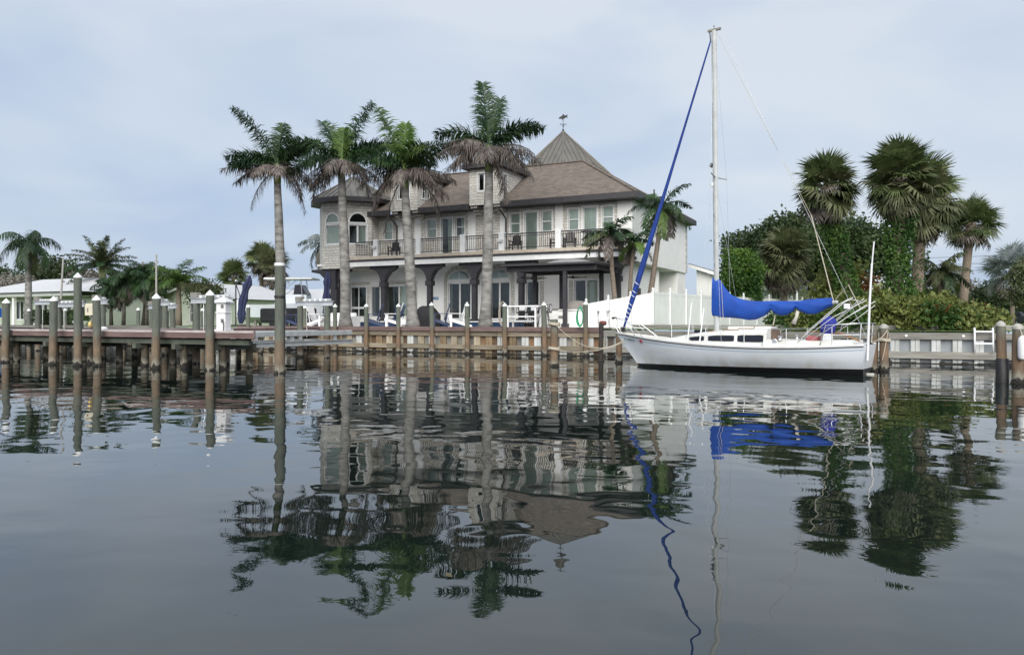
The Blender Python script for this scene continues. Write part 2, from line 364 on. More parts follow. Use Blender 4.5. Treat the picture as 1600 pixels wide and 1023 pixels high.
# ------------------------------------------------------------------ water and land
def water():
    m = bpy.data.materials.new('canal_water'); m.use_nodes = True
    t = m.node_tree; b = t.nodes['Principled BSDF']
    b.inputs['Base Color'].default_value = (.007, .012, .010, 1); b.inputs['Roughness'].default_value = .0
    b.inputs['IOR'].default_value = 1.75
    g = t.nodes.new('ShaderNodeNewGeometry')
    def noise(scale, stretch, detail, rough, dist=0.0):
        mp_ = t.nodes.new('ShaderNodeMapping'); mp_.inputs['Scale'].default_value = stretch; mp_.inputs['Rotation'].default_value = (0, 0, R(-26))
        n = t.nodes.new('ShaderNodeTexNoise'); n.inputs['Scale'].default_value = scale; n.inputs['Detail'].default_value = detail
        n.inputs['Roughness'].default_value = rough; n.inputs['Distortion'].default_value = dist
        t.links.new(g.outputs['Position'], mp_.inputs['Vector']); t.links.new(mp_.outputs[0], n.inputs['Vector'])
        return n.outputs['Fac']
    def M(op, a, b_=None, c=None):
        n = t.nodes.new('ShaderNodeMath'); n.operation = op
        for i, q in enumerate((a, b_, c)):
            if q is None: continue
            if isinstance(q, (int, float)): n.inputs[i].default_value = q
            else: t.links.new(q, n.inputs[i])
        return n.outputs[0]
    swell = noise(.62, (1, 1.15, 1), 0.0, .4, .3)
    chop = noise(1.7, (1, 1.3, 1), 0.6, .4, .3)
    fine = noise(6.0, (1, 1.7, 1), 2.5, .55)
    patch = noise(.10, (1, 2.2, 1), 2.0, .5)
    pr = t.nodes.new('ShaderNodeMapRange'); pr.inputs['From Min'].default_value = .50; pr.inputs['From Max'].default_value = .70
    pr.inputs['To Min'].default_value = .05; pr.inputs['To Max'].default_value = 1.0
    t.links.new(patch, pr.inputs['Value'])
    h = M('MULTIPLY_ADD', chop, .36, M('MULTIPLY', swell, 1.0))
    h = M('MULTIPLY_ADD', M('MULTIPLY', fine, pr.outputs[0]), .05, h)
    bn = t.nodes.new('ShaderNodeBump'); bn.inputs['Strength'].default_value = 1.0; bn.inputs['Distance'].default_value = .0165
    t.links.new(h, bn.inputs['Height']); t.links.new(bn.outputs[0], b.inputs['Normal'])
    MB().poly([(-500,-400,0),(500,-400,0),(500,.4,0),(-500,.4,0)]).build('water', m, kind='structure', fix=False)
water()
MB().poly([(-700,.1,1.24),(700,.1,1.24),(700,1500,1.24),(-700,1500,1.24)]).build('lawn', M_lawn, kind='structure', fix=False)
MB().box(-17.9,1.75,1.0,4.4,9.35,1.30).build('patio', M_patio, kind='structure')
M_road = mat('pale_road', (.42,.40,.37), .9, (.5,.48,.45), scale=1.0)
MB().poly([(44,80,1.25),(58,80,1.25),(95,215,1.25),(60,215,1.25)]).build('road', M_road, kind='structure', fix=False)

# ------------------------------------------------------------------ seawalls
def seawall(name, label, x0, x1, pitch, wide, proud, recess, cap, capz, panz, walz, tm, seed):
    rnd = random.Random(seed)
    t = thing(name, label, 'seawall', ((x0+x1)/2, 0, 0))
    me_p = {}
    x = x0; i = 0
    while x < x1:
        w2 = pitch - wide
        k = rnd.random()
        pm = proud[0] if k < .62 else proud[1] if k < .8 else proud[2]
        key = ('p', pm.name)
        if key not in me_p:
            b = MB().cbox(.004,-.15,-.6,wide/2-.008,.0,panz+.02,.012).cbox(wide/2+.008,-.15,-.6,wide-.004,.0,panz+.02,.012)
            b.box(wide/2-.009,-.12,-.6,wide/2+.009,0,panz+.015)
            me_p[key] = b.mesh('panel', pm); recalc(me_p[key])
        put('panel', me_p[key], t, True, loc=(x,0,0))
        rm = recess[0] if rnd.random() < .6 else recess[1]
        key = ('r', rm.name)
        if key not in me_p:
            me_p[key] = MB().box(0,-.045,-.6,w2,.02,panz+.02).mesh('recessed_panel', rm); recalc(me_p[key])
        put('recessed_panel', me_p[key], t, True, loc=(x+wide,0,0))
        x += pitch; i += 1
    x = x0
    while x < x1 - .01:
        Ln = min(rnd.uniform(2.6, 4.2), x1 - x)
        for nm, (z0, z1), dy in (('cap_timber', capz, -.22), ('waler', walz, -.27)):
            e = rnd.uniform(-.012, .012)
            MB().cbox(x+.006,dy+e,z0,x+Ln-.006,-.06,z1+e,.015).build(nm, tm, t)
        x += Ln
    # mussel crust along the tide line
    b = MB(); x = x0
    while x < x1:
        w = rnd.uniform(.12,.35); z1 = rnd.uniform(.03,.10)
        b.cbox(x,-.17-rnd.uniform(0,.03),-.4,min(x+w,x1),-.01,z1,.02); x += w
    b.build('mussel_line', M_mussel, t)
    return t
seawall('seawall', 'tan and rust stained seawall below the maroon deck of the big house', -17.9, 4.6, .66, .37,
        (M_cream, M_tan, M_whitep), (M_greyp, M_rust), None, (.88,1.11), .86, (.23,.45), M_timber, 3)
seawall('seawall', 'grey seawall in front of the pale green houses', -62, -17.9, .70, .37,
        (M_whitep, M_cream, M_whitep), (M_greyp, M_bluegrey), None, (.95,1.22), .94, (.23,.45), M_greytimber, 4)
seawall('seawall', 'white and grey panelled seawall edging the lawn behind the sailboat', 4.6, 32, .70, .32,
        (M_whitep, M_whitep, M_whitep), (M_bluegrey, M_bluegrey), None, (.93,1.18), .92, (.20,.47), M_greytimber, 5)
# low timber edging on the lawn behind the right seawall
def edging():
    t = thing('timber_edging', 'low grey timber edging rail set back on the lawn', 'edging', (18,2.4,1.2))
    x = 5.3; r = random.Random(8)
    while x < 31:
        Ln = r.uniform(3.0, 4.4)
        MB().cbox(x+.01,2.35,1.26,x+Ln-.01,2.52,1.45,.015).build('rail', M_greytimber, t)
        MB().box(x+.3,2.40,1.1,x+.42,2.49,1.265).build('post', M_greytimber, t)
        x += Ln
edging()
# bolts on the right seawall cap
for x in (17.05, 18.95, 20.9):
    tag(MB().lathe([(.055,0),(.05,.02),(.02,.03)], 8).xf(Matrix.Translation((x,-.22,1.06)) @ Matrix.Rotation(R(90),4,'X')).build('tie_rod_plate', M_wplas),
        'small white tie rod plate on the grey cap of the right seawall', 'plate', 'tie rod plates on the seawall')

# ------------------------------------------------------------------ house deck on the seawall
def shore_deck():
    t = thing('shore_deck', 'maroon composite boardwalk along the seawall of the big house', 'deck', (-6.6,.8,1.1))
    x = -17.9
    r = random.Random(5)
    while x < 4.55:
        Ln = min(r.uniform(3.4,4.9), 4.6-x)
        MB().cbox(x+.004,-.32,1.12,x+Ln-.004,-.27,1.335,.006).build('fascia_board', M_deck, t)
        x += Ln
    y = -.262
    b = MB()
    while y < 1.75:
        b.box(-17.88,y,1.285,4.58,min(y+.135,1.75),1.32); y += .142
    b.build('planks', M_deckedge, t, kind='stuff')
    MB().box(-17.8,-.2,1.13,4.5,1.7,1.278).build('framing', M_greytimber, t)
shore_deck()

# ------------------------------------------------------------------ pilings
def piling(name, label, x, y, top, r=.14, m=M_pile, cap='cone', group=None, lean=(0,0), cat='piling'):
    t = thing(name, label, cat, (x,y,0), random.uniform(0,6), group)
    rr = random.Random(int(x*100+y*37))
    lx, ly = lean
    zs = [-.8,-.02,.05,.12,.5,1.0,1.6,top*.8,top]
    rs = [r*1.04,r*1.05,r*1.12,r*1.02,r*.99,r*.985,r*.97,r*.95,r*.94]
    zs, rs = zip(*sorted((z, q) for z, q in zip(zs, rs) if z <= top))
    pts = [(lx*z+rr.uniform(-.006,.006), ly*z+rr.uniform(-.006,.006), z) for z in zs]
    MB().tube(pts, list(rs), 14).build('post', m, t, smooth=2, world=False)
    if cap == 'cone':
        q = r*1.03
        MB().lathe([(q,top-.03),(q,top+.01),(q*.96,top+.02),(.012,top+.02+q*.95)], 14, (lx*top,ly*top,0)).build('cap', M_pilecap, t, smooth=2, world=False)
    elif cap == 'grey':
        q = r*1.03
        MB().lathe([(q,top-.03),(q,top+.01),(q*.85,top+.05),(q*.5,top+.10),(.02,top+.12)], 14, (lx*top,ly*top,0)).build('cap', M_capgrey, t, smooth=2, world=False)
    elif cap == 'flat':
        q = r*1.05
        MB().lathe([(q,top-.07),(q,top+.01),(q*.9,top+.02)], 14, (lx*top,ly*top,0)).build('cap', M_pilecap, t, smooth=2, world=False)
    # ragged collar of mussels at the tide line
    b = MB()
    for k in range(54):
        a = rr.uniform(0,2*PI); z = rr.uniform(-.06,.07)+.02*math.sin(3*a); s = rr.uniform(.02,.042)
        b.lathe([(s*.3,-s),(s,-s*.3),(s*.8,s*.4),(s*.2,s)], 5, (math.cos(a)*r*1.05, math.sin(a)*r*1.05, z))
    b.build('mussel_collar', M_mussel, t, world=False)
    return t
random.seed(2)
GP = 'white capped pilings along the seawall'
for x in (-16.9,-12.6,-10.52,-8.42,-6.37,-4.29,-2.24,-.17,1.93,4.01):
    lab = {-16.9:'capped seawall piling beside the navy chair and the tall lone piling', -12.6:'capped seawall piling between the boat lift piles', -10.52:'capped seawall piling right beside the royal palm before the tower',
           -8.42:'capped seawall piling hiding part of a navy deck chair near a slim column', -6.37:'capped seawall piling beside the white deck chair with a small white table', -4.29:'capped seawall piling left of the navy chair by the sign plate',
           -2.24:'capped seawall piling right of the white chair, left of the fullest palm', -.17:'capped seawall piling between the bar table and the french doors', 1.93:'capped seawall piling right of the white bar table', 4.01:'capped seawall piling with a green hose hanging beside it'}[x]
    piling('piling', lab, x, -.45, random.uniform(2.36,2.44), .12, M_pileshore, group=GP, lean=(random.uniform(-.018,.018),0))
for x in (-20.5,-23.6,-26.2,-29.8,-33.5,-37.5):
    piling('piling', 'capped piling along the grey seawall by the pale green houses', x, -.5, random.uniform(2.2,2.4), .12, M_pile, group='pilings by the green houses')
GT = 'pilings along the front of the pier'
for x, y, h, lab in ((-14.78,-15.19,2.36,'capped piling near the open end of the pier front, left of the electric box'),
                     (-11.48,-15.4,2.4,'thin capped piling on the pier front, left of the tallest pier piling'),
                     (-9.87,-15.5,3.22,'tall capped piling at the pier front towering over its neighbours'),
                     (-9.14,-15.25,2.4,'capped piling at the pier front just right of the tall piling'),
                     (-6.04,-15.3,2.42,'capped piling at the middle of the pier front'),
                     (-3.68,-15.1,2.5,'capped piling at the pier front beside the white power pedestal')):
    piling('piling', lab, x, y, h, .14, M_pile, group=GT, lean=(random.uniform(-.022,.022),random.uniform(-.015,.015)))
piling('tall_piling', 'very tall thick mooring piling with a white band on top, standing alone in the water', -.63,-15.12,3.42,.155,M_pile,'flat')
def band():
    t = [o for o in bpy.data.objects if o.name == 'tall_piling'][0]
    MB().lathe([(.16,2.35),(.168,2.37),(.168,2.41),(.16,2.43)], 14).build('cable_band', M_black, t, world=False)
    MB().tube([(-.18,-.05,-.3),(-.19,-.05,1.2),(-.19,-.04,2.8)], .018, 6).build('conduit', M_black, t, world=False)
band()
piling('short_piling', 'short thick flat topped mooring piling tied with white ropes', 5.62,-7.94,1.68,.145,M_pileshore,None)
piling('dark_post', 'dark slim broken post beside the bow of the sailboat', 6.12,-4.35,1.55,.10,mat('black_timber',(.02,.018,.016),.9,(.05,.04,.035),scale=6),None, lean=(.02,0), cat='post')
piling('bow_piling', 'brown flat topped piling right in front of the sailboat bow', 7.05,-4.9,1.36,.125,M_pileshore,None)
for dx, lab in ((0,'brown capped piling of the pair behind the sailboat stern, with the rounder cap'),(.38,'bare topped twin piling against the capped one behind the sailboat stern')):
    p = piling('stern_piling', lab, 16.30-dx*.8, -5.75+dx*.3, 1.42 - dx*.2, .14, M_pileshore, 'grey' if dx == 0 else None, lean=(0,0))
piling('piling', 'capped leaning piling with a dark sleeve right of the white ladder', 19.13,-9.35,1.52,.12,M_pileshore,'grey',lean=(-.03,0))
piling('piling', 'thick capped piling beside the white fender of the floating dock', 19.45,-9.55,1.45,.135,M_pileshore,'grey')
MB().lathe([(.15,-.5),(.155,.0),(.15,.62),(.14,.64)], 12, (19.13,-9.35,0)).build('sleeve', M_black, [o for o in bpy.data.objects if o.get('label','').startswith('capped leaning piling')][0], smooth=2)

# ------------------------------------------------------------------ the pier
M_piledark = pilemat('pier_shade_timber', (.05,.058,.045), (.06,.065,.05), (.085,.068,.045), (.06,.055,.042))  # greenish support piles; the dimness beneath the pier is put into their colour
def pier():
    t = thing('pier', 'maroon decked timber pier on green pilings', 'pier', (-9,-14,0))
    X0, X1, Y0, Y1 = -22.0, -1.9, -14.9, -13.1
    y = Y0; b = MB()
    while y < Y1-.02:
        b.box(X0,y,1.25,X1-(y+.135-Y0),y+.135,1.285); y += .142
    y = -13.1
    while y < -.3:
        b.box(-13.6,y,1.25,-11.7,y+.135,1.285); y += .142
    b.build('planks', M_deckedge, t, kind='stuff')
    x = X0; r = random.Random(3)
    while x < X1-.05:
        Ln = min(r.uniform(3.2,4.6), X1-x)
        MB().cbox(x+.004,Y0-.05,1.06,x+Ln-.004,Y0-.004,1.235,.006).build('fascia_board', M_deck, t)
        MB().cbox(x+.004,Y0-.065,1.24,x+Ln-.004,Y0-.004,1.292,.006).build('edge_board', M_deckedge, t)
        x += Ln
    MB().bar((X1+.01,Y0-.03,1.155),(X1-1.79,Y1,1.155),.04,.27).build('fascia_board', M_deck, t)
    MB().cbox(-11.69,-13.05,1.02,-11.65,-.3,1.29,.006).build('fascia_board', M_deck, t)
    m = mat('dark_green_timber', (.055,.065,.05), .9, (.09,.10,.08), scale=3)
    for yy in (-14.75,-13.35):
        MB().box(X0,yy-.06,.84,X1-.2-(yy-Y0),yy+.06,1.0).build('stringer', m, t)
    for x in (-20.5,-17.6,-15.2,-12.7,-10.6,-7.6,-5.6,-3.75):
        MB().box(x-.09,-14.95,.66,x+.09,-13.05,.84).build('cross_beam', m, t)
        for yy in (-14.5,-13.3):
            MB().tube([(x+.02,yy,-.8),(x,yy,.3),(x,yy,.9)],   .125, 12).build('support_pile', M_piledark, t, smooth=2)
    for y in (-10.5,-7.5,-4.5,-1.6):
        MB().box(-13.6,y-.08,.75,-11.7,y+.08,1.24).build('cross_beam', m, t)
        for x in (-13.4,-11.9):
            MB().tube([(x,y,-.8),(x,y,.9)],  .125, 12).build('support_pile', M_piledark, t, smooth=2)
pier()

def pedestal():
    t = thing('power_pedestal', 'white dock power pedestal with a pyramid cap on the pier end', 'pedestal', (-4.35,-13.9,1.285), .25)
    MB().cbox(-.24,-.24,0,.24,.24,.06,.01).build('base', M_wplas, t, world=False)
    MB().cbox(-.18,-.18,.06,.18,.18,.62,.02).build('lower_body', M_wplas, t, world=False)
    MB().cbox(-.20,-.20,.62,.20,.20,.66,.01).build('collar', M_wplas, t, world=False)
    MB().cbox(-.18,-.18,.66,.18,.18,.98,.02).build('upper_body', M_wplas, t, world=False)
    MB().lathe([(.36,.98),(.36,1.02),(.10,1.16),(.02,1.18)], 4, a0=PI/4).build('roof', M_wplas, t, world=False)
    for z in (.36,.86):
        MB().cbox(.02,-.21,z-.06,.12,-.182,z+.06,.008).build('socket', M_greyp, t, world=False)
    MB().tube([(.10,-.21,.36),(.2,-.3,.2),(.22,-.34,.05),(.3,-.5,.03)], .018, 6).build('cord', M_black, t, world=False)
pedestal()
def ebox():
    t = thing('electric_box', 'cream electric box on a post beside the tall pier piling', 'electric box', (-10.75,-14.3,1.285), .15)
    c = mat('cream_plastic', (.62,.58,.45), .5, (.56,.52,.41), scale=4)
    MB().cbox(-.07,-.05,0,.07,.05,.58,.01).build('post', M_greytimber, t, world=False)
    MB().cbox(-.26,-.16,.56,.26,.08,1.0,.03).build('housing', c, t, world=False)
    MB().box(-.12,-.168,.68,-.06,-.158,.84).build('latch', M_greyp, t, world=False)
    MB().lathe([(.09,.12),(.10,.2),(.06,.32)], 8, (0,-.12,0)).build('hose_bib', mat('brass',(.4,.3,.12),.4,metal=.6), t, world=False)
    MB().lathe([(.12,0),(.14,.06),(.10,.12),(.02,.14)], 10, (.62,-.1,0)).build('dome_light', M_wplas, t, world=False)
ebox()

# ------------------------------------------------------------------ boat lifts
def lift(label, x0, x1, ya, yb, top, cradle):
    t = thing('boat_lift', label, 'boat lift', ((x0+x1)/2,(ya+yb)/2,0), 0, 'boat lifts')
    for y in (ya, yb):
        for x in (x0+.25, x1-.3):
            MB().tube([(x,y,-.8),(x,y,1.2),(x,y,top)], [.145,.14,.13], 12).build('lift_pile', M_pile, t, smooth=2)
        bm = MB().box(x0,y-.10,top+.0,x1,y+.10,top+.03).box(x0,y-.03,top+.03,x1,y+.03,top+.19).box(x0,y-.10,top+.19,x1,y+.10,top+.22)
        tb = bm.build('top_beam', M_alu, t)
        MB().tube([(x0+.1,y,top+.27),(x1-.1,y,top+.27)], .045, 8).build('cable_winder', M_alu, tb)
        MB().cbox(x0+.05,y-.13,top+.23,x0+.4,y+.13,top+.42,.02).build('motor', M_greyp, tb)
        for k in range(5):
            x = x0+.55+(x1-x0-.9)*k/4
            MB().cbox(x-.05,y-.07,top+.22,x+.05,y+.07,top+.31,.01).build('bearing', M_wplas, tb)
        for x in ((x0+.6),(x1-.5)):
            MB().tube([(x,y+.04,top),(x,y+.04,.9)], .012, 5).build('cable', M_steel, t)
    if cradle:
        for x, z in ((x1+.35,.62),(x0+.5,.62)):
            MB().box(x-.10,ya-.6,z,x+.10,yb+.9,z+.03).box(x-.03,ya-.6,z+.03,x+.03,yb+.9,z+.17).box(x-.10,ya-.6,z+.17,x+.10,yb+.9,z+.20).build('cradle_beam', M_alu, t)
        for x in (x1+.30, x0+.45):
            MB().cbox(x-.12,ya-.7,1.02,x+.12,yb+.85,1.22,.02).build('bunk_board', M_alu, t)
            for y in (ya+.5,(ya+yb)/2,yb-.2):
                MB().box(x-.05,y-.06,.81,x+.05,y+.06,1.03).build('bunk_bracket', M_alu, t)
        for y in (ya+.1, yb-.1):
            MB().box(x0+.62,y-.05,.66,x1+.24,y+.05,.78).build('spreader', M_alu, t)
    return t
lift('aluminium boat lift with empty bunks right of the pier end', -7.6,-5.5,-12.45,-6.7,2.3,True)
lift('boat lift with tall poles in front of the pale green houses', -20.5,-18.3,-9.5,-4.2,2.3,False)
lift('boat lift seen beyond the power pedestal', -14.9,-14.0,-11.4,-8.2,2.35,False)
lift('boat lift behind the electric box with a flag', -25.4,-23.6,-12.2,-7.5,2.5,False)
for x, y, z1, lab, ln in ((-23.2,-7.5,5.0,'slanted white guide pole on the boat lift near the ranch house',.12),(-19.9,-4.2,5.3,'upright white guide pole on the boat lift near the palms',0)):
    tag(MB().tube([(x,y,2.4),(x+ln,y,3.7),(x+2*ln,y,z1)], [.05,.05,.045], 8).build('guide_pole', M_capgrey, smooth=2), lab, 'pole', 'boat lift guide poles')
def flag():
    t = thing('flag', 'small striped red and white flag drooping on the boat lift', 'flag', (-24.7,-12.1,2.6))
    MB().tube([(-24.7,-12.1,2.6),(-24.7,-12.1,3.7)], .015, 6).build('pole', M_steel, t)
    for k in range(7):
        z = 3.6-k*.085
        b = MB(); n = 6
        for i in range(n):
            x0, x1 = -24.69+.07*i, -24.69+.07*(i+1)
            y0, y1 = -12.1+.03*math.sin(i*1.4), -12.1+.03*math.sin((i+1)*1.4)
            d0, d1 = -.035*i, -.035*(i+1)
            b.add([(x0,y0,z+d0),(x1,y1,z+d1),(x1,y1,z-.085+d1),(x0,y0,z-.085+d0)],[(0,1,2,3)])
        b.build('stripe', mat('flag_red',(.4,.03,.04),.8) if k%2==0 else M_wplas, t, fix=False)
flag()

# ladder on the right seawall
def ladder():
    t = thing('ladder', 'white ladder hung on the seawall right of the sailboat', 'ladder', (19.6,-.35,.1))
    for x in (19.30,19.88):
        MB().tube([(x,-.02,1.30),(x,-.26,1.36),(x,-.36,1.30),(x,-.37,.9),(x,-.37,.47)], .034, 8).build('side_rail', M_wplas, t, smooth=True)
    for z in (1.24,.80):
        MB().cbox(19.30,-.40,z-.03,19.88,-.33,z+.03,.01).build('rung', M_wplas, t)
ladder()
# ------------------------------------------------------------------ the big house
def wall_grid(b, x0, x1, z0, z1, ops, depth, M):
    xs = sorted({x0, x1, *[o[0] for o in ops], *[o[1] for o in ops]})
    zs = sorted({z0, z1, *[o[2] for o in ops], *[o[3] for o in ops]})
    P = lambda x, y, z: tuple(M @ Vector((x, y, z)))
    for i in range(len(xs)-1):
        for k in range(len(zs)-1):
            cx, cz = (xs[i]+xs[i+1])/2, (zs[k]+zs[k+1])/2
            if any(o[0] < cx < o[1] and o[2] < cz < o[3] for o in ops): continue
            b.add([P(xs[i],0,zs[k]),P(xs[i+1],0,zs[k]),P(xs[i+1],0,zs[k+1]),P(xs[i],0,zs[k+1])],[(0,1,2,3)])
    for a, c, e, f in ops:
        for q in (((a,0,e),(a,depth,e),(a,depth,f),(a,0,f)),((c,0,e),(c,0,f),(c,depth,f),(c,depth,e)),((a,0,e),(c,0,e),(c,depth,e),(a,depth,e)),((a,0,f),(a,depth,f),(c,depth,f),(c,0,f))):
            b.add([P(*p) for p in q],[(0,1,2,3)])
I4 = Matrix.Identity(4)
def AT(x, y, z, rz=0): return Matrix.Translation((x,y,z)) @ Matrix.Rotation(rz,4,'Z')
def window(par, x0, x1, z0, z1, M, style='sash', back='blind', name='window', depth=.16, casing=.08):
    f = MB()
    c = casing; w = .055
    # casing proud of the wall, sash frame set back
    for q in ((x0-c,-.035,z0-c,x0,.03,z1+c),(x1,-.035,z0-c,x1+c,.03,z1+c),(x0,-.033,z1,x1,.03,z1+c),(x0,-.033,z0-c,x1,.03,z0)):
        f.box(*q)
    yf, yb = .05, .10
    for q in ((x0,yf,z0,x0+w,yb,z1),(x1-w,yf,z0,x1,yb,z1),(x0+w,yf+.002,z1-w,x1-w,yb,z1),(x0+w,yf+.002,z0,x1-w,yb,z0+w)):
        f.box(*q)
    f.xf(M)
    o = f.build(name, M_trim, par)
    panes = []
    if style == 'sash':
        zm = (z0+z1)/2; panes = [(x0+w,x1-w,z0+w,zm-.025),(x0+w,x1-w,zm+.025,z1-w)]
        MB().box(x0+w,yf-.01,zm-.03,x1-w,yb-.01,zm+.03).xf(M).build('meeting_rail', M_trim, o)
    elif style == 'pair':
        xm = (x0+x1)/2; panes = [(x0+w,xm-.05,z0+w,z1-w),(xm+.05,x1-w,z0+w,z1-w)]
        MB().box(xm-.055,yf-.012,z0+w,xm+.055,yb-.01,z1-w).xf(M).build('mullion', M_trim, o)
    elif style == 'grid':
        xm = (x0+x1)/2; zm = z0+(z1-z0)*.30; panes = [(x0+w,xm-.03,zm+.04,z1-w),(xm+.03,x1-w,zm+.04,z1-w),(x0+w,xm-.03,z0+w,zm-.04),(xm+.03,x1-w,z0+w,zm-.04)]
        MB().box(xm-.035,yf-.012,z0+w,xm+.035,yb-.01,z1-w).xf(M).build('mullion', M_trim, o)
        MB().box(x0+w,yf-.018,zm-.07,x1-w,yb-.012,zm+.07).xf(M).build('transom_bar', M_trim, o)
    else:
        panes = [(x0+w,x1-w,z0+w,z1-w)]
    for a, b_, e, g in panes:
        MB().add([tuple(M @ Vector(p)) for p in ((a,.075,e),(b_,.075,e),(b_,.075,g),(a,.075,g))],[(0,1,2,3)]).build('pane', M_glass, o, fix=False)
    d = .13 if back == 'blind' else .55
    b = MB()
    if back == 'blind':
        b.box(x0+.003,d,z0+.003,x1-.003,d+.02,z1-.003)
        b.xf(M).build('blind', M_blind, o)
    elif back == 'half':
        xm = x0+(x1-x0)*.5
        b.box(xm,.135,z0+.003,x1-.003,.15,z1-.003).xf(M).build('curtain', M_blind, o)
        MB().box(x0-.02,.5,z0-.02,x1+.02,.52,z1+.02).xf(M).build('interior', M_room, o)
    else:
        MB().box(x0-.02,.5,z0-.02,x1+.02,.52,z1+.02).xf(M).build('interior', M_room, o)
    if name == 'door':
        MB().box(x0+.09,-.0,z0+1.0,x0+.12,.05,z0+1.18).xf(M).build('handle', M_steel, o)
    return o
def arch_poly(x0, x1, zs, rise, n=14):
    cx, hw = (x0+x1)/2, (x1-x0)/2
    return [(cx+hw*math.cos(PI*k/n), zs+rise*math.sin(PI*k/n)) for k in range(n+1)]
def arch_light(par, x0, x1, zs, rise, M, back, mull=True):
    pi, po = arch_poly(x0+.05,x1-.05,zs+.05,rise-.06), arch_poly(x0-.05,x1+.05,zs-.03,rise+.08)
    b = MB(); n = len(pi)
    vs = [(p[0],-.06,p[1]) for p in pi]+[(p[0],-.06,p[1]) for p in po]+[(p[0],.02,p[1]) for p in pi]+[(p[0],.02,p[1]) for p in po]
    fs = []
    for i in range(n-1):
        fs += [(i,i+1,n+i+1,n+i),(n+i,n+i+1,3*n+i+1,3*n+i),(i+1,i,2*n+i,2*n+i+1)]
    b.add(vs, fs); b.box(x0-.05,-.062,zs-.03,x1+.05,.02,zs+.05)
    if mull: b.box((x0+x1)/2-.03,-.058,zs+.05,(x0+x1)/2+.03,0,zs+rise-.06)
    o = b.xf(M).build('arched_window', M_trim, par)
    MB().poly([(p[0],-.022,p[1]) for p in pi]).xf(M).build('pane', M_glass, o, fix=False)
    MB().poly([(p[0],-.008,p[1]) for p in pi]).xf(M).build('blind' if back=='blind' else 'interior', M_blind if back=='blind' else M_room, o, fix=False)
    return o
def bracket_profile(cx, top, w, h, cw):
    # curved spandrel bracket spreading from a column to the beam, polygon in x-z
    pts = []
    n = 8
    for k in range(n+1):
        a = PI/2*k/n
        pts.append((cx+cw+(w-cw)*(1-math.cos(a)), top-h+h*math.sin(a)*.82))
    right = pts + [(cx+w, top)]
    left = [(2*cx-x, z) for x, z in reversed(right)]
    return right + left

